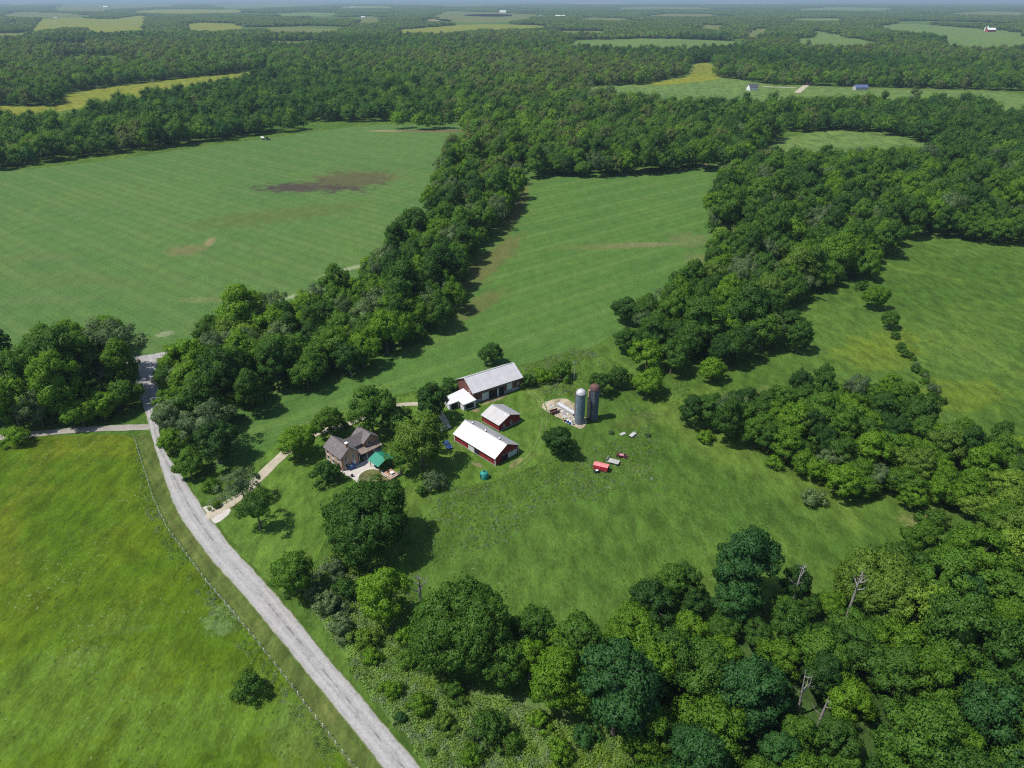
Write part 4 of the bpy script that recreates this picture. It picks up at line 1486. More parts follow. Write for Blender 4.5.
for k, (pp, sp, (s0, s1), kinds, cover) in enumerate(WEED):
    gp = [G(u, v) for u, v in pp]
    x, y = jgrid(min(p[0] for p in gp), max(p[0] for p in gp), min(p[1] for p in gp), max(p[1] for p in gp), sp, .2 + k, .48, 500 + k)
    u, v = PXv(x, y, 0)
    ok = inpoly(u, v, pp)
    gn = np.sin(x * .21 + k) * np.sin(y * .17 + 1) + .6 * np.sin(x * .47 + y * .31) + .5 * np.sin(x * .9 - y * .7)
    rg = np.random.RandomState(600 + k)
    ok &= (gn / 3.2 + .5 + rg.uniform(-.25, .25, len(x))) < (cover * .9 + .12)
    for a, b in zip(x[ok], y[ok]):
        wp.append((a, b, .05))
        c = math.sin(a * .13 + k) + math.sin(b * .11) + rng.gauss(0, .7)
        wi.append(kinds[int((c + 2.6) / 5.2 * len(kinds)) % len(kinds)])
        wr.append(rng.uniform(0, 6.28))
        s = rng.uniform(s0, s1)
        ws.append((s * rng.uniform(.9, 1.4), s, s * rng.uniform(.6, 1.05)))
print('weeds', len(wp))
wd = scatter('tall_weeds', wp, wi, wr, ws, WEEDC)
tag(wd, 'rank weeds and tussocks of mixed greens in the rough meadow, pasture and road side scrub', 'weeds')

# ------------------------------------------------------------------ buildings
def boards_mat(name, c, per=0.28, wear=0.3, worn=(0.3, 0.22, 0.19)):
    t = NT(name)
    s = t.n('ShaderNodeSeparateXYZ')
    t.l(t.obj(), s.inputs[0])
    xy = t.ma('ADD', s.outputs[0], s.outputs[1])
    fr = t.ma('FRACT', t.ma('DIVIDE', xy, per))
    edge = t.ma('ABSOLUTE', t.ma('SUBTRACT', fr, 0.5))
    g = t.sstep(edge, 0.40, 0.5, 0, 1)
    cell = t.ma('FLOOR', t.ma('DIVIDE', xy, per))
    wn_ = t.n('ShaderNodeTexWhiteNoise', noise_dimensions='1D')
    t.l(cell, wn_.inputs['W'])
    col = t.mix(wn_.outputs['Value'], sc3(c, .78), sc3(c, 1.18))
    st = t.noise(t.mapping(t.obj(), 0, (2.0, 2.0, .35)), 1.6, 5, .65)
    col = t.mix(t.sstep(st, .55, .72, 0, wear), col, worn)
    col = t.mix(t.ma('MULTIPLY', g, .55), col, sc3(c, .3))
    t.color(col)
    t.b.inputs['Roughness'].default_value = .8
    t.bump(t.ma('SUBTRACT', 1.0, g), .6, .03)
    return t.m


def metal_roof(name, c, per=0.6, axis=0, rough=.45, rust=0.0, rustc=(.2, .09, .05), spec=.4, metal=0.0):
    t = NT(name)
    s = t.n('ShaderNodeSeparateXYZ')
    t.l(t.obj(), s.inputs[0])
    fr = t.ma('FRACT', t.ma('DIVIDE', s.outputs[axis], per))
    rib = t.sstep(t.ma('ABSOLUTE', t.ma('SUBTRACT', fr, 0.5)), .38, .48)
    pan = t.n('ShaderNodeTexWhiteNoise', noise_dimensions='1D')
    t.l(t.ma('FLOOR', t.ma('DIVIDE', s.outputs[axis], per * 1.5)), pan.inputs['W'])
    nz = t.noise(t.obj(), .5, 5, .65)
    col = t.mix(t.sstep(nz, .3, .7), sc3(c, .9), sc3(c, 1.06))
    col = t.mix(t.ma('MULTIPLY', pan.outputs['Value'], .22), col, sc3(c, .72))
    col = t.mix(t.ma('MULTIPLY', rib, .3), col, sc3(c, .6))
    if rust:
        r = t.noise(t.obj(), 1.2, 6, .7)
        col = t.mix(t.sstep(r, .62 - rust * .25, .8 - rust * .25), col, rustc)
    t.color(col)
    t.b.inputs['Roughness'].default_value = rough
    t.b.inputs['Specular IOR Level'].default_value = spec
    t.b.inputs['Metallic'].default_value = metal
    t.bump(rib, .5, .04)
    return t.m


def brick_mat(name, c, mortar=(.42, .38, .33)):
    t = NT(name)
    s = t.n('ShaderNodeSeparateXYZ')
    t.l(t.obj(), s.inputs[0])
    cb = t.n('ShaderNodeCombineXYZ')
    t.l(t.ma('ADD', s.outputs[0], s.outputs[1]), cb.inputs[0])
    t.l(s.outputs[2], cb.inputs[1])
    br = t.n('ShaderNodeTexBrick')
    t.l(cb.outputs[0], br.inputs['Vector'])
    br.inputs['Scale'].default_value = 1
    br.inputs['Brick Width'].default_value = .24
    br.inputs['Row Height'].default_value = .085
    br.inputs['Mortar Size'].default_value = .008
    br.inputs['Color1'].default_value = (*sc3(c, .82), 1)
    br.inputs['Color2'].default_value = (*sc3(c, 1.18), 1)
    br.inputs['Mortar'].default_value = (*mortar, 1)
    nz = t.noise(t.obj(), .8, 5, .65)
    t.color(t.mix(t.sstep(nz, .35, .75, 0, .45), br.outputs['Color'], sc3(c, .6)))
    t.b.inputs['Roughness'].default_value = .9
    t.bump(br.outputs['Fac'], -.4, .02)
    return t.m


def shingle_mat(name, c):
    t = NT(name)
    s = t.n('ShaderNodeSeparateXYZ')
    t.l(t.obj(), s.inputs[0])
    cb = t.n('ShaderNodeCombineXYZ')
    t.l(t.ma('ADD', s.outputs[0], s.outputs[1]), cb.inputs[0])
    t.l(s.outputs[2], cb.inputs[1])
    br = t.n('ShaderNodeTexBrick')
    t.l(cb.outputs[0], br.inputs['Vector'])
    br.inputs['Scale'].default_value = 1
    br.inputs['Brick Width'].default_value = .42
    br.inputs['Row Height'].default_value = .14
    br.inputs['Mortar Size'].default_value = .012
    br.inputs['Color1'].default_value = (*sc3(c, .78), 1)
    br.inputs['Color2'].default_value = (*sc3(c, 1.2), 1)
    br.inputs['Mortar'].default_value = (*sc3(c, .5), 1)
    nz = t.noise(t.obj(), .6, 5, .7)
    t.color(t.mix(t.sstep(nz, .4, .75, 0, .5), br.outputs['Color'], sc3(c, 1.25)))
    t.b.inputs['Roughness'].default_value = .95
    t.bump(br.outputs['Fac'], -.4, .03)
    return t.m


m_red = boards_mat('red_barn_boards', (0.25, 0.030, 0.028), .3, .35, (.20, .05, .045))
m_oldred = boards_mat('weathered_red_boards', (0.165, 0.070, 0.060), .3, .9, (.25, .19, .165))
m_whiteroof = metal_roof('white_metal_roof', (0.50, 0.49, 0.485), .6, 0, .52, .05, (.36, .30, .27), metal=.5)
m_greyroof = metal_roof('pale_grey_metal_roof', (0.64, 0.63, 0.635), .7, 0, .5, .06, (.42, .36, .33), metal=.3)
m_greenroof = metal_roof('green_metal_roof', (0.02, 0.235, 0.155), .4, 0, .4)
m_shedroof = metal_roof('white_shed_roof', (0.66, 0.66, 0.68), .6, 1)
m_white = simple('white_paint', (0.72, 0.73, 0.74), .6, .1, 2)
m_offwhite = boards_mat('white_boards', (0.62, 0.63, 0.64), .25, .2, (.45, .44, .42))
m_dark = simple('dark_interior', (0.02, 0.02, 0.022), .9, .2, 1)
m_brick = brick_mat('old_brick', (0.36, 0.175, 0.125))
m_brickpale = brick_mat('pale_brick', (0.50, 0.30, 0.22))
m_shingle = shingle_mat('grey_shingles', (0.165, 0.148, 0.150))
m_tanroof = shingle_mat('tan_shingles', (0.23, 0.185, 0.155))
m_glass = simple('window_glass', (0.03, 0.04, 0.06), .12, .2, 1, spec=.6)
m_stone = simple('foundation_stone', (0.27, 0.27, 0.28), .9, .25, 2.5, bump=.4)
m_galv = simple('galvanised_metal', (0.45, 0.46, 0.48), .4, .15, 2, .6)
m_wood = simple('timber_post', (0.28, 0.2, 0.13), .85, .2, 3)
m_black = simple('black_rubber', (0.018, 0.018, 0.02), .7, .2, 3)


def house_body(L, W, ze, zr, x0=0, y0=0):
    """gable walls, ridge along x"""
    b = MB()
    b.extrude_x([(y0, 0), (y0 + W, 0), (y0 + W, ze), (y0 + W / 2, zr), (y0, ze)], x0, x0 + L)
    return b


def gable_roof(L, W, ze, zr, x0=0, y0=0, ov=.4, ovx=.35, th=.14, gap=.03):
    b = MB()
    sl = (zr - ze) / (W / 2)
    for sgn in (-1, 1):
        yc = y0 + W / 2
        ye = yc + sgn * (W / 2 + ov)
        zee = ze - sl * ov + gap
        prof = [(yc, zr + gap), (ye, zee), (ye, zee + th), (yc, zr + gap + th)]
        b.extrude_x(prof, x0 - ovx, x0 + L + ovx)
    return b


def panel(parent, name, mat, face, a, b_, z0, z1, L=0, W=0, th=.06, pos=0.0):
    """thin box standing proud of a wall. face: y0 / y1 / x0 / x1; a..b along the wall"""
    m = MB()
    c, s = (a + b_) / 2, abs(b_ - a)
    zc, sz = (z0 + z1) / 2, z1 - z0
    o = pos + th / 2 - .02
    if face == 'y0':
        m.box(c, W - o, zc, s, th, sz)
    elif face == 'y1':
        m.box(c, W + o, zc, s, th, sz)
    elif face == 'x0':
        m.box(L - o, c, zc, th, s, sz)
    else:
        m.box(L + o, c, zc, th, s, sz)
    return m.build(name, mat, parent)


def window(parent, face, c, z, w_, h, L=0, W=0, fm=None):
    f = panel(parent, 'window', fm or m_white, face, c - w_ / 2 - .09, c + w_ / 2 + .09, z - .09, z + h + .09, L, W, .08)
    panel(f, 'pane', m_glass, face, c - w_ / 2, c + w_ / 2, z, z + h, L, W, .06, .05)
    s = panel(f, 'sill', fm or m_white, face, c - w_ / 2 - .16, c + w_ / 2 + .16, z - .18, z - .095, L, W, .16)
    return f


# ---- long red barn with white roof
LB = empty('red_barn', (-17.75, 176.4), R(-45.2), 'long low red barn with bright white metal roof and three ridge vents', 'barn')
L, W, ze, zr = 18.2, 9.5, 2.9, 5.5
house_body(L, W, ze, zr).build('wall', m_red, LB)
roof = gable_roof(L, W, ze, zr, ov=.5).build('roof', m_whiteroof, LB)
MB().box(L / 2, W / 2, zr + .2, L + .7, .4, .06).build('ridge_cap', m_whiteroof, roof)
for k in (3.2, 9.2, 15.2):
    v_ = MB()
    v_.tube((k, W / 2, zr + .2), (k, W / 2, zr + .75), .22, .22, 10)
    v_.lathe([(.02, zr + 1.05), (.42, zr + .82), (.42, zr + .74), (.02, zr + .74)], 12, k, W / 2)
    v_.build('roof_vent', m_galv, roof)
panel(LB, 'foundation', m_stone, 'y0', .05, L - .05, 0, .3, 0, 0, .1)
d = panel(LB, 'sliding_door', m_offwhite, 'y0', 6.4, 9.1, .1, 2.5, 0, 0, .09, .05)
d['label'] = 'white sliding door'
panel(LB, 'doorway', m_dark, 'y0', 9.12, 11.3, .1, 2.4, 0, 0, .05)
panel(LB, 'door_rail', m_galv, 'y0', 6.2, 11.6, 2.53, 2.62, 0, 0, .12, .05)
panel(LB, 'doorway', m_dark, 'x1', 2.6, 5.0, .1, 2.3, L, 0, .05)
d = panel(LB, 'sliding_door', m_offwhite, 'x1', 5.3, 8.8, .15, 1.9, L, 0, .09, .04)
d['label'] = 'white gable door'
panel(LB, 'door_rail', m_galv, 'x1', 2.4, 8.9, 2.35, 2.43, L, 0, .12, .05)
for (x, y) in ((0, 0), (L, 0), (L, W), (0, W)):
    MB().box(x, y, ze / 2 - .15, .2, .2, ze - .3).build('corner_board', m_white, LB)

# ---- small red barn
SB = empty('red_barn', (-9.6, 187.6), R(-47), 'small red barn with white roof between the long barn and the big barn', 'barn')
L, W, ze, zr = 8.1, 9.0, 2.7, 4.5
house_body(L, W, ze, zr).build('wall', m_red, SB)
roof = gable_roof(L, W, ze, zr, ov=.45).build('roof', m_whiteroof, SB)
MB().box(L / 2, W / 2, zr + .2, L + .7, .4, .06).build('ridge_cap', m_whiteroof, roof)
panel(SB, 'foundation', m_stone, 'y0', .05, L - .05, 0, .3, 0, 0, .1)
panel(SB, 'foundation', m_stone, 'x1', .05, W - .05, 0, .45, L, 0, .1)
window(SB, 'x1', 2.0, 1.2, .55, .7, L)
window(SB, 'x1', 5.2, 1.2, .55, .7, L)
panel(SB, 'door', m_red, 'x1', 6.6, 7.7, .2, 2.2, L, 0, .08)
for (x, y) in ((0, 0), (L, 0)):
    MB().box(x, y, ze / 2 - .15, .16, .16, ze - .3).build('corner_board', m_red, SB)

# ---- big weathered barn
BB = empty('bank_barn', (-13.0, 198.6), R(33.5), 'big weathered red barn with pale grey metal roof and open front bays', 'barn')
L, W, ze, zr = 19.6, 11.0, 4.6, 7.7
house_body(L, W, ze, zr).build('wall', m_oldred, BB)
gable_roof(L, W, ze, zr, ov=.45, ovx=.45).build('roof', m_greyroof, BB)
panel(BB, 'foundation', m_stone, 'y0', .05, 3.2, 0, 1.4, 0, 0, .12)
panel(BB, 'foundation', m_stone, 'y0', 12.3, L - .05, 0, 1.3, 0, 0, .12)
d = panel(BB, 'sliding_door', m_offwhite, 'y0', 3.3, 6.0, .3, 3.2, 0, 0, .1, .05)
panel(BB, 'open_bay', m_dark, 'y0', 6.1, 9.5, .1, 3.1, 0, 0, .06)
panel(BB, 'open_bay', m_dark, 'y0', 10.0, 12.2, .1, 3.1, 0, 0, .06)
panel(BB, 'post', m_white, 'y0', 9.55, 9.95, .1, 3.1, 0, 0, .14)
panel(BB, 'sliding_door', m_offwhite, 'y0', 13.4, 15.6, 1.3, 3.7, 0, 0, .1, .05)
panel(BB, 'door_rail', m_galv, 'y0', 3.0, 16.2, 3.75, 3.86, 0, 0, .14, .04)
panel(BB, 'shutter', m_galv, 'y0', 17.8, 18.6, 1.8, 3.0, 0, 0, .07)
panel(BB, 'loft_door', m_oldred, 'x0', 4.6, 6.4, 4.3, 6.2, 0, 0, .08)
window(BB, 'x0', 2.6, 3.4, .6, .8, 0)
for (x, y) in ((0, 0), (L, 0)):
    MB().box(x, y, ze / 2 - .15, .22, .22, ze - .3).build('corner_board', m_oldred, BB)
h = MB().tube((0, W / 2, zr + .2), (L, W / 2, zr + .2), .16, .16, 8).build('ridge_cap', m_greyroof, BB)

# ---- white L shaped shed at its gable
WS = empty('shed', (-13.0, 198.6), R(33.5), 'low white L shaped shed against the gable of the big barn', 'shed')
a0 = -.12


def shz(x, y):
    return 3.05 + .075 * x


poly = [(a0, 6.2), (-8.5, 5.3), (-8.7, 1.0), (-5.0, 1.0), (-5.0, -2.1), (a0 - .2, -2.1)]
MB().prism(poly, 0, lambda x, y: shz(x, y) - .02).build('wall', m_offwhite, WS)
rp = [(a0, 6.6), (-8.95, 5.7), (-9.1, .65), (-5.4, .65), (-5.4, -2.5), (a0 - .2, -2.5)]
MB().prism(rp, lambda x, y: shz(x, y), lambda x, y: shz(x, y) + .13).build('roof', m_shedroof, WS)
panel(WS, 'open_bay', m_dark, 'y0', -8.0, -5.6, .1, 2.0, 0, 1.0, .05)
panel(WS, 'open_bay', m_dark, 'y0', -4.4, -1.2, .5, 2.2, 0, -2.1, .05)
panel(WS, 'door', m_white, 'x0', -1.3, -.3, .1, 2.1, -5.0, 0, .07)

# ---- farmhouse
FH = empty('farmhouse', (-55.4, 166.8), R(-45), 'two storey brick farmhouse with grey cross gabled shingle roof and white chimney', 'house')
L, W, ze, zr = 8.7, 5.6, 4.7, 7.0
house_body(L, W, ze, zr).build('wall', m_brickpale, FH)
roof = gable_roof(L, W, ze, zr, ov=.4, ovx=.3).build('roof', m_shingle, FH)
ch = MB().box(L - .8, W / 2, zr + .35, .75, .75, 1.9).build('chimney', m_brick, roof)
MB().box(L - .8, W / 2, zr + 1.36, .9, .9, .2).build('chimney_cap', m_white, ch)
# wing: ridge along y, from main block to the cross gable
wx0, wx1 = 1.1, 5.5
b = MB()
b.extrude_y([(wx0, 0), (wx1, 0), (wx1, 4.4), ((wx0 + wx1) / 2, 6.3), (wx0, 4.4)], W - .6, 10.2)
b.build('wing_wall', m_brick, FH)
b = MB()
xm = (wx0 + wx1) / 2
sl_ = 1.9 / (xm - wx0)
for sgn in (-1, 1):
    xe = xm + sgn * (xm - wx0 + .4)
    zee = 4.4 - sl_ * .4
    b.extrude_y([(xm, 6.33), (xe, zee + .03), (xe, zee + .17), (xm, 6.47)], 2.9, 11.9)
b.build('wing_roof', m_shingle, FH)
# cross gable block: ridge along x
b = house_body(5.9, 5.0, 4.55, 6.55, .6, 9.3)
b.build('cross_wall', m_brick, FH)
b = gable_roof(5.9, 5.0, 4.55, 6.55, .6, 9.3, ov=.4, ovx=.3, gap=.05)
b.build('cross_roof', m_shingle, FH)
# lean-to porch in front of the wing
b = MB()
b.extrude_y([(5.5, 3.15), (8.6, 2.45), (8.6, 2.57), (5.5, 3.27)], 5.95, 9.2)
b.extrude_y([(6.55, 2.913), (8.6, 2.45), (8.6, 2.57), (6.55, 3.033)], 9.2, 14.4)
pr = b.build('porch_roof', m_tanroof, FH)
for y in (6.1, 8.8, 11.5, 14.2):
    MB().box(8.4, y, 1.23, .16, .16, 2.46).build('porch_post', m_white, FH)
MB().box(7.55, 11.0, .1, 2.1, 6.6, .2).build('porch_floor', m_concrete, FH)
for c in (1.5, 4.3, 7.1):
    window(FH, 'y0', c, .9, .8, 1.3)
    window(FH, 'y0', c, 2.95, .75, 1.1)
window(FH, 'x1', 1.6, 3.0, .75, 1.15, L)
window(FH, 'x1', 4.0, 3.0, .75, 1.15, L)
window(FH, 'x1', 1.4, .9, .8, 1.3, L)
panel(FH, 'door', m_white, 'x1', 3.6, 4.6, .1, 2.2, L, 0, .08)
window(FH, 'x1', 11.0, 3.3, .8, 1.3, 6.5)
window(FH, 'x1', 7.6, 3.35, .7, .8, 5.5)
window(FH, 'x1', 12.6, .9, .9, 1.3, 6.5)
panel(FH, 'foundation', m_stone, 'y0', .05, L - .05, 0, .45, 0, 0, .1)
panel(FH, 'foundation', m_stone, 'x1', .05, W - .05, 0, .45, L, 0, .1)

# ---- green roofed pavilion
GP = empty('pavilion', (-38.3, 163.3), R(-45), 'open pavilion with green metal gable roof beside the pool', 'pavilion')
gable_roof(4.6, 5.2, 2.6, 3.75, -2.3, -2.6, ov=.35, ovx=.3).build('roof', m_greenroof, GP)
b = MB()
for y in (-2.5, 2.5):
    b.box(0, y, 2.5, 4.6, .18, .2)
b.build('beam', m_wood, GP)
for x in (-2.15, 2.15):
    for y in (-2.4, 2.4):
        MB().box(x, y, 1.2, .18, .18, 2.4).build('post', m_wood, GP)

# ---- pool, patio, deck
pc = [(-50.2, 160.9), (-49.0, 159.8), (-45.6, 157.0), (-43.6, 155.0), (-42.2, 153.3), (-38.4, 152.2), (-35.0, 153.2), (-34.2, 155.4), (-36.2, 158.3), (-38.2, 160.2), (-40.0, 162.0), (-40.6, 164.6), (-43.4, 166.2), (-46.2, 163.6)]
o = bpy.data.objects.new('patio', None)
bpy.data.objects.remove(o)
pb = MB()
pb.prism(pc, 0, .16)
pt = pb.build('patio', m_concrete)
tag(pt, kind='structure')
m_pool = simple('murky_pool_water', (0.125, 0.125, 0.045), .18, .22, .35, spec=.5)
PO = empty('swimming_pool', (-39.3, 157.3, .16), R(-31), 'oval swimming pool of murky olive green water on the pale patio', 'swimming pool')


def oval(k, ax, ay, n=40):
    out = []
    for j in range(n):
        a = 2 * math.pi * j / n
        ca, sa = math.cos(a), math.sin(a)
        e = .82
        out.append((ax * k * math.copysign(abs(ca) ** e, ca), ay * k * math.copysign(abs(sa) ** e, sa)))
    return out


AX, AY = 4.9, 3.6
b = MB()
o1, o2 = oval(1, AX, AY), oval(1, AX + .35, AY + .35)
b.ring([[(x, y, .012) for x, y in o1], [(x, y, .09) for x, y in o1], [(x, y, .09) for x, y in o2], [(x, y, .012) for x, y in o2]], False)
b.build('coping', simple('pool_coping', (0.58, 0.55, 0.5), .8, .1, 3), PO)
b = MB()
b.prism(o1, .006, .04)
b.build('water', m_pool, PO)

DK = empty('deck', (-35.0, 158.7), R(-40), 'wooden deck with white railings between pavilion and lawn', 'deck')
m_deck = boards_mat('deck_boards', (0.40, 0.235, 0.15), .16, .4, (.45, .34, .27))
MB().box(0, 0, .55, 4.0, 3.6, .12).build('floor', m_deck, DK)
MB().box(0, 0, .25, 3.8, 3.4, .48).build('skirt', m_wood, DK)
for nm, (x, y, sx, sy) in (('railing', (1.95, 0, .07, 3.6)), ('railing', (0, -1.75, 3.9, .07))):
    b = MB()
    b.box(x, y, 1.45, max(sx, .1), max(sy, .1), .08)
    b.box(x, y, .75, sx, sy, .06)
    n = 9
    for k in range(n):
        t = k / (n - 1) - .5
        b.box(x + (sx - .1) * t if sx > 1 else x, y + (sy - .1) * t if sy > 1 else y, 1.08, .06, .06, .7)
    b.build(nm, m_white, DK)

# ---- silos
def stave_mat(name, c, rust, hoop=.75, stain=(.2, .09, .06), grey=(.4, .42, .44)):
    t = NT(name)
    s = t.n('ShaderNodeSeparateXYZ')
    t.l(t.obj(), s.inputs[0])
    fr = t.ma('FRACT', t.ma('DIVIDE', s.outputs[2], hoop))
    hp = t.sstep(t.ma('ABSOLUTE', t.ma('SUBTRACT', fr, .5)), .42, .48)
    nz = t.noise(t.mapping(t.obj(), 0, (1, 1, .5)), 1.1, 6, .68)
    n2 = t.noise(t.mapping(t.obj(), .5, (1.6, 1.6, .18)), 1.4, 5, .65)
    col = t.mix(t.sstep(nz, .35, .68), c, grey)
    col = t.mix(t.sstep(n2, .62 - rust, .74 - rust, 0, .85), col, stain)
    col = t.mix(t.ma('MULTIPLY', hp, .5), col, sc3(stain, .8))
    t.color(col)
    t.b.inputs['Roughness'].default_value = .75
    t.bump(t.ma('ADD', hp, t.ma('MULTIPLY', nz, .4)), .5, .04)
    return t.m


def silo(x, y, r, h, dome, label, shaft_m, dome_m, chute_m, ang):
    e = empty('silo', (x, y), 0, label, 'silo')
    MB().lathe([(r, 0), (r, h)], 32).build('shaft', shaft_m, e, False)
    prof = [(r + .12, h - .08), (r + .12, h + .04)]
    for k in range(1, 8):
        a = k / 8 * math.pi / 2
        prof.append(((r + .04) * math.cos(a), h + .04 + dome * math.sin(a)))
    prof.append((.12, h + .04 + dome))
    d_ = MB().lathe(prof, 32).build('dome', dome_m, e, True)
    MB().tube((0, 0, h + dome), (0, 0, h + dome + .3), .14, .1, 8).build('cap', dome_m, d_)
    ca, sa = math.cos(ang), math.sin(ang)
    b = MB()
    b.box(ca * (r + .3), sa * (r + .3), h * .5 + .5, .75, .65, h - 1.2, ang)
    b.build('chute', chute_m, e)
    b = MB()
    a2 = ang + .9
    ca, sa = math.cos(a2), math.sin(a2)
    for q in (-.2, .2):
        b.tube((ca * (r + .16) - sa * q, sa * (r + .16) + ca * q, .6), (ca * (r + .16) - sa * q, sa * (r + .16) + ca * q, h), .025, .025, 5)
    for k in range(int(h / .4)):
        z = .8 + .4 * k
        if z < h:
            b.tube((ca * (r + .16) - sa * .2, sa * (r + .16) + ca * .2, z), (ca * (r + .16) + sa * .2, sa * (r + .16) - ca * .2, z), .018, .018, 4)
    b.build('ladder', m_galv, e)
    return e


m_st1 = stave_mat('blue_grey_staves', (.085, .155, .215), .07, grey=(.19, .245, .29))
m_st2 = stave_mat('dark_stained_staves', (.06, .095, .14), .10, grey=(.12, .15, .19), stain=(.12, .06, .05))
m_dome1 = simple('bright_dome_metal', (.56, .56, .59), .38, .12, 1, .3)
m_rust = simple('rusty_metal', (.125, .062, .060), .8, .3, 1.5)
m_chute = simple('tan_chute', (.38, .27, .2), .8, .3, 1.0)
silo(21.9, 187.0, 1.52, 11.1, 1.5, 'blue grey silo with shiny pale metal dome beside the rubble yard', m_st1, m_dome1, m_rust, 2.3)
silo(26.45, 189.4, 1.6, 11.5, 1.6, 'dark stained silo with rusty maroon dome and tan chute', m_st2, m_rust, m_chute, 3.6)

# feed bunk running to the silos
BK = empty('feed_bunk', (18.1, 194.8), math.atan2(191.5 - 198.2, 20.9 - 15.6), 'long concrete feed bunk lying in the rubble yard before the silos', 'feed bunk')
b = MB()
b.box(0, -.85, .5, 8.6, .16, 1.0).box(0, .85, .5, 8.6, .16, 1.0)
b.build('side', simple('grey_concrete', (.34, .34, .35), .85, .2, 1.2), BK)
MB().box(0, 0, .75, 8.6, 1.5, .2).build('trough', simple('pale_bunk_lining', (.5, .5, .52), .7, .15, 1), BK)
b = MB()
for k in range(5):
    b.box(-3.8 + 1.9 * k, 0, .32, .2, 1.5, .62)
b.build('support', m_stone, BK)


# ---- plain far buildings
def far_house(name, u, v, L, W, ze, zr, rot, wall, roof, label, cat, win=2, group=None):
    x, y = G(u, v)
    e = empty(name, (x, y), rot, label, cat, group)
    house_body(L, W, ze, zr, -L / 2, -W / 2).build('wall', wall, e)
    gable_roof(L, W, ze, zr, -L / 2, -W / 2, ov=.6, ovx=.5, th=.25).build('roof', roof, e)
    for k in range(win):
        c = -L / 2 + L * (k + .5) / win
        window(e, 'y0', c, ze * .35, 1.1, min(1.5, ze * .4), 0, -W / 2)
    panel(e, 'door', m_dark, 'x1', -.6, .6, .1, 2.2, L / 2, 0, .08)
    return e


m_bluero = metal_roof('blue_metal_roof', (.10, .13, .26), .8)
m_darkro = simple('dark_shingle', (.07, .075, .10), .9, .2, 1)
m_wht = simple('far_white_siding', (.75, .75, .75), .7, .08, 1)
m_redw = simple('far_red_siding', (.30, .07, .055), .8, .15, 1)
m_grys = simple('far_grey_siding', (.40, .40, .42), .8, .15, 1)
far_house('house', 752, 90.5, 13, 11, 5, 9, .15, m_wht, m_darkro, 'white house with dark roof standing alone before a far field', 'house', 3)
far_house('barn', 860, 90, 19, 10, 4.2, 7.2, .05, m_grys, m_bluero, 'blue roofed building under the wood edge along the far field', 'barn', 3)
far_house('barn', 990, 32, 34, 20, 9, 15, .1, m_redw, m_wht, 'far red barn with white roof at the wood edge', 'barn', 3)
far_house('house', 954, 26, 14, 12, 6, 10, .3, m_wht, m_wht, 'small white building beside the far meadow, next to the far red barn', 'house', 2)
far_house('house', 176, 25.5, 22, 16, 7, 12, .1, m_wht, m_wht, 'white farmhouse at the edge of a far yellow field', 'house', 3)
far_house('barn', 166, 27, 16, 14, 6, 10, .3, m_redw, m_tanroof, 'reddish outbuilding next to the far white farmhouse', 'barn', 2)
far_house('barn', 246, 27, 30, 16, 6, 9, .1, m_grys, m_darkro, 'grey shed at the right end of the far yellow field', 'barn', 2)
far_house('house', 106, 8.2, 60, 40, 18, 28, .1, m_wht, m_wht, 'large white building beyond the far tree rows', 'house', 3)
far_house('house', 56, 19, 20, 14, 6, 10, .2, m_wht, m_grys, 'small pale house among far trees', 'house', 2)
far_house('house', 363, 18.2, 26, 18, 7, 11, .1, m_wht, m_wht, 'white farm building beside the far bare field', 'house', 3)
far_house('barn', 352, 8.4, 60, 36, 14, 22, .1, m_wht, m_grys, 'long white building near the horizon woods', 'barn', 3)
far_house('barn', 503, 13.2, 60, 30, 14, 22, -.2, m_wht, m_wht, 'large white barn group at the end of a far field', 'barn', 3)
far_house('barn', 560, 17.3, 70, 24, 9, 14, .05, m_wht, m_wht, 'long low white barn before the distant woods', 'barn', 4)
far_house('barn', 541, 16.8, 26, 16, 7, 11, .05, m_wht, m_grys, 'short white barn beside the long low one', 'barn', 2)
far_house('house', 660, 23.5, 20, 14, 7, 11, .3, m_wht, m_grys, 'pale house half hidden in the distant woods', 'house', 2)
far_house('house', 766, 40, 16, 12, 6, 10, .4, m_wht, m_wht, 'white house in a clearing of the far woods', 'house', 2)
far_house('house', 773, 36.5, 14, 12, 5, 9, .1, m_grys, m_wht, 'pale shed up the clearing from the white house', 'shed', 2)
for (u, v, r_, h_, lab) in ((987, 31.2, 3.4, 17, 'white silo beside the far red barn'), (984.5, 31.2, 2.8, 13, 'shorter white silo beside the far red barn')):
    x, y = G(u, v)
    e = empty('silo', (x, y), 0, lab, 'silo')
    MB().lathe([(r_, 0), (r_, h_)], 20).build('shaft', m_wht, e)
    MB().lathe([(r_, h_)] + [(r_ * math.cos(k * .26), h_ + r_ * .8 * math.sin(k * .26)) for k in range(1, 6)] + [(.1, h_ + r_ * .8)], 20).build('dome', m_dome1, e)

# ------------------------------------------------------------------ vehicles and things lying about
def wheel(parent, x, y, r, wd, axis='y', rim=None):
    b = MB()
    for s, (rr_, ww) in enumerate(((r, wd), (r * .55, wd * 1.1))):
        bb = MB()
        pr = [(rr_ * .7, -ww / 2), (rr_, -ww * .35), (rr_, ww * .35), (rr_ * .7, ww / 2)] if s == 0 else [(rr_, -ww / 2), (rr_, ww / 2)]
        loops = []
        for q, o in pr:
            lp = []
            for k in range(16):
                a = 2 * math.pi * k / 16
                if axis == 'y':
                    lp.append((x + q * math.cos(a), y + o, r + q * math.sin(a)))
                else:
                    lp.append((x + o, y + q * math.cos(a), r + q * math.sin(a)))
            loops.append(lp)
        bb.ring(loops)
        if s == 0:
            w_ = bb.build('wheel', m_black, parent)
        else:
            bb.build('rim', rim or m_galv, w_)
    return w_


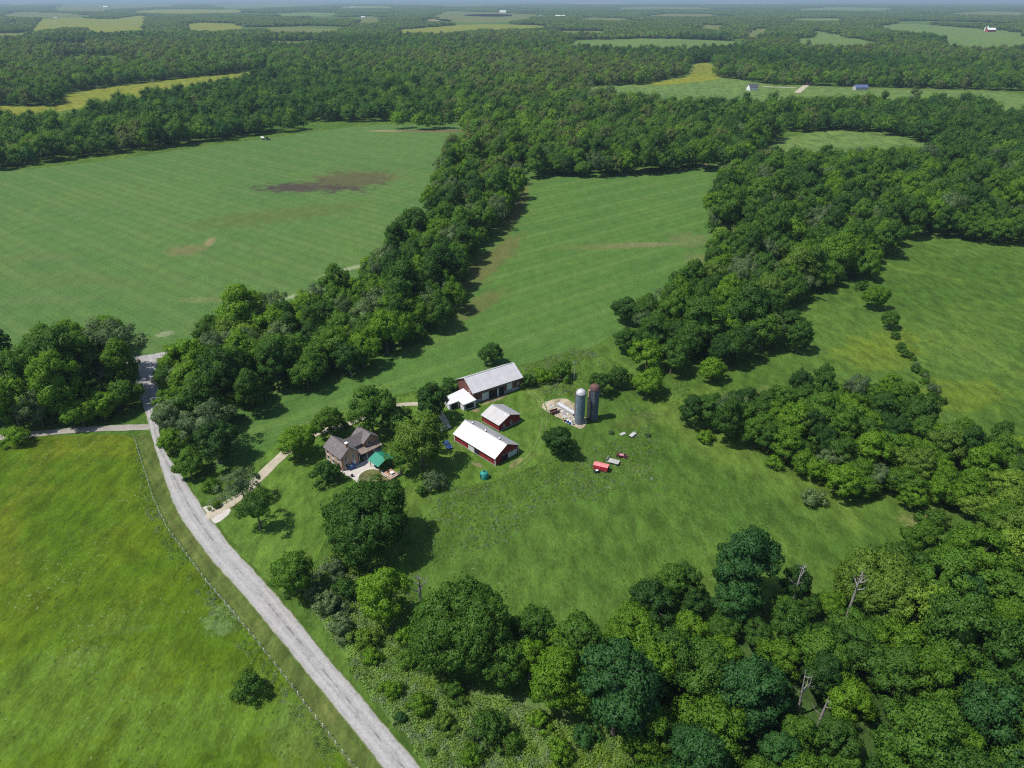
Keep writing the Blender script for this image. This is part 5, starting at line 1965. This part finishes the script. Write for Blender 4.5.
m_redpaint = simple('red_paint', (.46, .03, .04), .5, .15, 1.2)
m_redtop = simple('sunlit_red_top', (.62, .20, .21), .6, .12, 1.0)  # wagon red made lighter: sunlight on the top, put into the colour
m_maroon = simple('maroon_paint', (.07, .018, .022), .5, .2, 1.2)
m_pink = simple('pink_highlight', (.42, .2, .22), .8, .15, 2)  # painted highlight for the maroon car
m_grey = simple('weathered_grey_boards', (.36, .37, .34), .85, .2, 2)
m_bluep = simple('blue_paint', (.03, .07, .22), .35, .15, 1.5, spec=.5)
m_silverp = simple('silver_paint', (.45, .47, .5), .35, .1, 1.5, spec=.5)
m_teal = simple('teal_plastic', (.02, .24, .20), .45, .2, 1.2)
m_dullw = simple('dull_white_metal', (.42, .43, .42), .7, .25, 2.5)
m_brown = simple('brown_paint', (.10, .05, .045), .7, .25, 1.5)
m_bluebar = simple('blue_plastic', (.05, .16, .42), .5, .15, 2)

# red forage wagon
x, y = G(600.8, 470)
e = empty('farm_wagon', (x, y), R(-22), 'red box farm wagon with top coloured a sunlit lighter red in the weeds', 'wagon')
MB().box(0, 0, 1.25, 4.3, 1.9, 1.3).build('box', m_redpaint, e, bevel=.04)
MB().extrude_x([(-1.0, 1.92), (-.95, 2.0), (0, 2.12), (.95, 2.0), (1.0, 1.92)], -2.2, 2.2).build('top', m_redtop, e)
MB().box(0, 0, .52, 4.0, .9, .14).build('chassis', m_black, e)
panel(e, 'tailgate', m_dark, 'x1', -.8, .8, .7, 1.8, 2.15, 0, .06)
b = MB()
for k in range(5):
    b.box(-1.9 + .95 * k, -.97, 1.25, .09, .06, 1.3)
b.build('stake', m_redpaint, e)
for sx in (-1.4, 1.4):
    for sy in (-.85, .85):
        wheel(e, sx, sy, .42, .24)
MB().tube((-2.1, 0, .5), (-3.3, 0, .35), .05, .05, 6).build('tongue', m_black, e)

# flat trailer beside it
x, y = G(613, 463)
e = empty('flat_trailer', (x, y), R(-24), 'grey flatbed hay trailer lying next to the red wagon', 'trailer')
MB().box(0, 0, .72, 3.6, 2.1, .1).build('bed', m_grey, e)
MB().box(0, 0, .58, 3.4, .5, .14).build('chassis', m_rust, e)
MB().box(-1.75, 0, 1.15, .08, 2.0, .75).build('headboard', m_grey, e)
for sx in (-1.1, 1.1):
    for sy in (-.8, .8):
        wheel(e, sx, sy, .32, .2)
MB().tube((1.8, 0, .55), (3.0, 0, .4), .05, .05, 6).build('tongue', m_rust, e)

# maroon derelict car
x, y = G(622, 457)


def car(x, y, rot, label, paint, roofm=None, scale=1.0, open_=False, cat='car', name='parked_car'):
    e = empty(name, (x, y), rot, label, cat)
    prof = [(-2.1, .35), (-2.15, .75), (-2.0, .9), (-1.25, 1.0), (1.05, .98), (2.0, .82), (2.15, .6), (2.1, .35)]
    b = MB()
    b.ring([[(p, q * .82, z) for p, z in prof] for q in (-1.0,)] + [[(p, q, z) for p, z in prof] for q in (-.85, .85)] + [[(p, .82, z) for p, z in prof]])
    b.build('body', paint, e)
    if not open_:
        gp = [(-1.55, .98), (-1.0, 1.45), (.35, 1.47), (1.0, .98)]
        b = MB()
        b.ring([[(p, -.78 + (.12 if z > 1.2 else 0), z) for p, z in gp], [(p, .78 - (.12 if z > 1.2 else 0), z) for p, z in gp]])
        b.build('windows', m_glass, e)
        b = MB()
        b.box(-.33, 0, 1.5, 1.4, 1.3, .07)
        b.build('roof', roofm or paint, e, bevel=.02)
    else:
        b = MB()
        b.box(-.2, 0, 1.05, 1.7, 1.3, .16)
        b.build('seat', m_pink, e, bevel=.04)  # pink block standing in for the highlight on the car
        MB().box(.75, 0, 1.2, .05, 1.4, .42, 0, -.5).build('windscreen', m_glass, e)
    for sx in (-1.3, 1.3):
        for sy in (-.78, .78):
            wheel(e, sx, sy, .33, .2)
    for sy in (-.6, .6):
        MB().tube((2.05, sy, .66), (2.16, sy, .66), .12, .1, 10).build('headlight', m_white, e)
    e.scale = (scale,) * 3
    return e


car(x, y, R(-18), 'small derelict maroon car with a pink painted highlight beyond the flat trailer', m_maroon, None, .78, True, 'car', 'derelict_car')
car(*G(447.3, 446.5), R(-60), 'dark blue car parked in tree shade by the long red barn', m_bluep)
car(*G(444.5, 430), R(40), 'silver car parked in shade between the yellow green tree and white shed', m_silverp)

# small cart by the wagon
x, y = G(596.5, 472.5)
e = empty('cart', (x, y), R(20), 'small dark cart with pale load before the red wagon', 'cart')
MB().box(0, 0, .55, 1.5, 1.0, .35).build('tub', m_black, e, bevel=.04)
MB().box(.1, 0, .8, .8, .6, .18).build('load', m_white, e, bevel=.05)
for sy in (-.55, .55):
    wheel(e, 0, sy, .3, .14)
MB().tube((-.7, 0, .5), (-1.6, 0, .75), .035, .035, 6).build('handle', m_black, e)

# white scrap on the weeds above
x, y = G(632.5, 436)
e = empty('hay_rake', (x, y), R(50), 'white framed old farm implement on the weeds, larger of two', 'farm implement')
MB().box(0, 0, .62, 2.8, 1.2, .12).build('deck', m_dullw, e)
b = MB()
for k in range(8):
    b.tube((-1.3 + .37 * k, -.6, .6), (-1.3 + .37 * k, -.95, .1), .03, .03, 5)
b.build('tines', m_galv, e)
b = MB()
b.tube((1.3, 0, .65), (2.6, 0, .9), .06, .05, 6).tube((1.0, 0, .65), (1.2, 0, 1.5), .05, .05, 6)
b.build('drawbar', m_galv, e)
for sy in (-.7, .7):
    wheel(e, -.9, sy, .36, .14)
x, y = G(622.5, 434.5)
e = empty('scrap_panel', (x, y), R(25), 'pale bent sheet metal panel on the weeds, smaller of two white scraps', 'scrap')
b = MB()
b.ring([[(-.9, -.5, .1), (.9, -.5, .3), (.9, .5, .42), (-.9, .5, .2)], [(-.9, -.5, .16), (.9, -.5, .36), (.9, .5, .48), (-.9, .5, .26)]])
b.build('sheet', m_dullw, e)
b = MB()
for q in (-.6, 0, .6):
    b.box(q, 0, .36 + q * .1, .08, 1.0, .08)
b.build('rib', m_galv, e)

# teal round tank on lawn
x, y = G(484.3, 478)
e = empty('water_tank', (x, y), R(200), 'round teal plastic tank standing on the lawn edge below the long red barn', 'tank')
b = MB()
b.lathe([(1.15, 0), (1.2, .15), (1.2, 1.7), (1.1, 1.95), (.75, 2.2), (.3, 2.32), (.02, 2.34)], 24)
b.build('body', m_teal, e, True)
MB().lathe([(.3, 2.28), (.32, 2.42), (.02, 2.44)], 14).build('lid', m_black, e)
b = MB()
for z in (.5, .95, 1.4):
    b.lathe([(1.19, z - .05), (1.25, z), (1.19, z + .05)], 24)
b.build('rib', m_teal, e)
MB().box(1.17, 0, .9, .12, .9, 1.3).build('hatch', m_dark, e)

# rubble yard things
x, y = G(554.6, 413.2)
e = empty('manure_spreader', (x, y), R(28), 'low dark brown farm trailer in the rubble yard', 'trailer')
b = MB()
b.box(0, -.75, .85, 3.0, .1, .7).box(0, .75, .85, 3.0, .1, .7).box(-1.5, 0, .85, .1, 1.5, .7)
b.build('side', m_brown, e)
MB().box(0, 0, .5, 3.0, 1.5, .1).build('bed', m_rust, e)
for sx in (-.4, .5):
    for sy in (-.9, .9):
        wheel(e, sx, sy, .36, .2)
MB().tube((1.5, 0, .5), (2.5, 0, .35), .05, .05, 6).build('tongue', m_rust, e)
for k, (u, v, m_, lab) in enumerate(((570, 424.3, m_bluebar, 'blue plastic barrel at the lower end of the rubble yard, by a white one'), (572.4, 425, m_white, 'white plastic barrel at the lower end of the rubble yard'),
                                     (567.6, 423, m_bluebar, 'blue barrel beside the dark scrap crate in the rubble yard'))):
    x, y = G(u, v)
    e = empty('barrel', (x, y), 0, lab, 'barrel')
    MB().lathe([(.36, 0), (.42, .15), (.42, 1.0), (.36, 1.12)], 16).build('body', m_, e, False)
    MB().lathe([(.34, 1.13), (.34, 1.18), (.02, 1.19)], 16).build('lid', m_black if m_ is m_white else m_white, e)
x, y = G(565.6, 421.2)
e = empty('crate', (x, y), R(15), 'dark red scrap crate in the rubble yard', 'crate')
b = MB()
for sx in (-.6, .6):
    for sy in (-.45, .45):
        b.box(sx, sy, .45, .1, .1, .9)
for z in (.2, .5, .8):
    b.box(0, -.48, z, 1.3, .04, .16).box(0, .48, z, 1.3, .04, .16).box(-.63, 0, z, .04, .9, .16).box(.63, 0, z, .04, .9, .16)
b.build('frame', m_maroon, e)
MB().box(0, 0, .4, 1.1, .8, .6).build('contents', m_grey, e)
rg = random.Random(3)
CH = []
for k in range(48):
    a = rg.random()
    u = 543 + 38 * a + rg.uniform(-3, 3)
    v = 404 + 20 * a + rg.uniform(-4, 3)
    x, y = G(u, v)
    s = rg.uniform(.22, .85)
    b = MB()
    vv, ff = ICO1
    pts_ = [(p[0] * s * rg.uniform(.7, 1.3), p[1] * s * rg.uniform(.7, 1.3), max(-.05, p[2] * s * .55 * rg.uniform(.7, 1.3)) + .1) for p in vv]
    b.v = pts_
    b.f = [tuple(q) for q in ff]
    o = b.build('rubble_block', [m_concrete, m_stone, m_grey][k % 3])
    o.location = (x, y, 0)
    tag(o, 'broken %s block lying in the rubble yard' % ['pale concrete', 'grey stone', 'greenish grey'][k % 3], 'rubble', 'broken blocks scattered in the rubble yard')

# patio things
x, y = G(351.5, 468)
e = empty('hot_tub', (x, y, .16), R(-45), 'blue covered tub with white lid strip at the brick gable wall', 'hot tub')
MB().box(0, 0, .45, 2.0, 2.0, .9).build('body', m_bluep, e, bevel=.08)
MB().box(0, 0, .95, 2.1, 2.1, .1).build('cover', m_bluebar, e, bevel=.03)
MB().box(.45, -.2, 1.03, .9, .7, .06).build('strip', m_white, e)
x, y = G(352.3, 477)
e = empty('plant_pot', (x, y, .16), 0, 'small dark plant pot on the pale patio edge', 'plant pot')
MB().lathe([(.28, 0), (.4, .6), (.34, .6), (.3, .5), (.02, .5)], 14).build('pot', m_black, e)
b = MB()
for k in range(14):
    a = k * 2.4
    b.quad((0, 0, .5), (.1 * math.cos(a), .1 * math.sin(a), .7), (.35 * math.cos(a), .35 * math.sin(a), .9 + .1 * (k % 3)), (.2 * math.cos(a + .4), .2 * math.sin(a + .4), .65))
b.build('foliage', LEAF['deep'], e)


def chair(x, y, z, rot, label, m_):
    e = empty('garden_chair', (x, y, z), rot, label, 'chair', )
    MB().box(0, 0, .44, .6, .6, .08).build('seat', m_, e)
    MB().box(-.28, 0, .8, .07, .6, .7, 0, -.2).build('backrest', m_, e)
    for sx in (-.25, .25):
        for sy in (-.25, .25):
            MB().box(sx, sy, .2, .06, .06, .4).build('leg', m_, e)


chair(*G(384, 472.5), .16, .4, 'dark garden chair on the patio under the pavilion edge, nearest the pool', m_black)
chair(*G(387.5, 470.5), .16, 2.2, 'second dark garden chair by the pavilion, nearest the deck', m_black)
chair(-35.6, 159.3, .61, -.6, 'brown garden chair on the wooden deck', m_brown)
e = empty('garden_table', (-34.6, 158.6, .61), 0, 'round white garden table on the wooden deck', 'table')
MB().lathe([(.6, .70), (.6, .75), (.02, .76)], 20).build('top', m_white, e)
MB().tube((0, 0, .03), (0, 0, .7), .06, .06, 8).build('pedestal', m_white, e)
MB().lathe([(.35, 0), (.3, .05), (.02, .06)], 14).build('base', m_white, e)

# ---- fence along the road pasture
fp = [G(u, v) for u, v in [(135, 440), (147, 478), (155, 503), (168, 530), (183, 551), (206, 582), (232, 612), (274, 664), (306, 706), (341, 751), (372, 792)]]
d_ = [0]
for i in range(len(fp) - 1):
    d_.append(d_[-1] + math.dist(fp[i], fp[i + 1]))
NP = 62
e = empty('pasture_fence', (fp[0][0], fp[0][1]), 0, 'wire pasture fence on pale wooden posts along the road verge', 'fence')
m_post = simple('pale_fence_post', (.68, .66, .62), .85, .25, 3)
tops = []
rg = random.Random(9)
pm = MB()
pm.tube((0, 0, 0), (0, 0, 1.35), .10, .09, 8)
p0 = None
for k in range(NP):
    s = d_[-1] * k / (NP - 1)
    i = 0
    while i < len(d_) - 2 and d_[i + 1] < s:
        i += 1
    f = (s - d_[i]) / (d_[i + 1] - d_[i])
    x = fp[i][0] + (fp[i + 1][0] - fp[i][0]) * f - fp[0][0]
    y = fp[i][1] + (fp[i + 1][1] - fp[i][1]) * f - fp[0][1]
    if p0 is None:
        p0 = o = pm.build('post', m_post, e)
    else:
        o = p0.copy()
        COL.objects.link(o)
        o.parent = e
    o.location = (x, y, -.05)
    o.rotation_euler = (rg.uniform(-.06, .06), rg.uniform(-.06, .06), 0)
    tops.append((x, y))
wb = MB()
for z in (.35, .7, 1.05, 1.25):
    for k in range(NP - 1):
        wb.tube((tops[k][0], tops[k][1], z), (tops[k + 1][0], tops[k + 1][1], z), 0.009, 0.009, 3, False)
wb.build('wire', m_galv, e)


# ---- utility poles
def pole(u, v, h, label, m_=None, arms=True):
    x, y = G(u, v)
    e = empty('utility_pole', (x, y), .4, label, 'utility pole')
    MB().tube((0, 0, 0), (0, 0, h), .2 * h / 10, .13 * h / 10, 8).build('pole', m_ or m_grey, e)
    if arms:
        MB().box(0, 0, h * .94, h * .24, .14, .16).build('crossarm', m_ or m_grey, e)
        for q in (-.1, 0, .1):
            MB().tube((q * h, 0, h * .95), (q * h, 0, h * .975), .07, .05, 6).build('insulator', m_white, e)


pole(574, 380, 7.5, 'grey utility pole among the bushes behind the rubble yard')
pole(156, 95.5, 21, 'tall pale utility pole at the edge of the yellow field band', m_galv)
pole(274, 65, 21, 'tall pale utility pole among woods past the yellow band end', m_galv)

# ---- tractor and white tank trailer far out in the crop
x, y = G(268, 140.2)
e = empty('tractor', (x, y), R(-15), 'dark green tractor far out on the crop field below the wood', 'tractor')
m_tr = simple('dark_green_paint', (.02, .07, .025), .5, .15, 1)
MB().box(1.1, 0, 1.35, 2.4, 1.1, .9).build('hood', m_tr, e, bevel=.08)
MB().box(-.8, 0, 2.1, 1.5, 1.6, 1.5).build('cab', m_glass, e, bevel=.08)
MB().box(-.8, 0, 2.92, 1.7, 1.8, .15).build('roof', m_tr, e)
MB().box(.2, 0, .9, 3.6, .7, .4).build('chassis', m_black, e)
for sy in (-1.05, 1.05):
    wheel(e, -.9, sy, .95, .5)
    wheel(e, 1.7, sy * .9, .6, .35)
x, y = G(263, 139.6)
e = empty('tank_trailer', (x, y), R(-15), 'white sprayer tank trailer behind the far tractor', 'trailer')
b = MB()
b.ring([[(q, r_ * math.cos(a * .3927), 1.75 + r_ * math.sin(a * .3927)) for a in range(16)] for q, r_ in ((-2.0, .6), (-1.8, 1.05), (1.8, 1.05), (2.0, .6))])
b.build('tank', m_white, e, False)
MB().box(0, 0, .75, 4.4, 1.0, .2).build('chassis', m_black, e)
for sy in (-1.0, 1.0):
    wheel(e, -.5, sy, .7, .4)
MB().tube((2.1, 0, .75), (3.6, 0, .6), .08, .08, 6).build('drawbar', m_black, e)

# ---- air: one even box of haze
hz = NT('haze_air')
vp = hz.n('ShaderNodeVolumePrincipled')
vp.inputs['Color'].default_value = (0.50, 0.68, 0.86, 1)
vp.inputs['Density'].default_value = HAZE_D
vp.inputs['Anisotropy'].default_value = 0.1
for nm in ('Density Attribute', 'Temperature Attribute', 'Color Attribute'):
    if nm in vp.inputs:
        vp.inputs[nm].default_value = ''
hz.t.nodes.remove(hz.b)
hz.l(vp.outputs[0], hz.t.nodes['Material Output'].inputs['Volume'])
try:
    hz.m.cycles.homogeneous_volume = True
except Exception:
    pass
b = MB()
b.box(0, 31000, 69.5, 150000, 64000, 141)
o = b.build('haze', hz.m)
tag(o, kind='stuff')
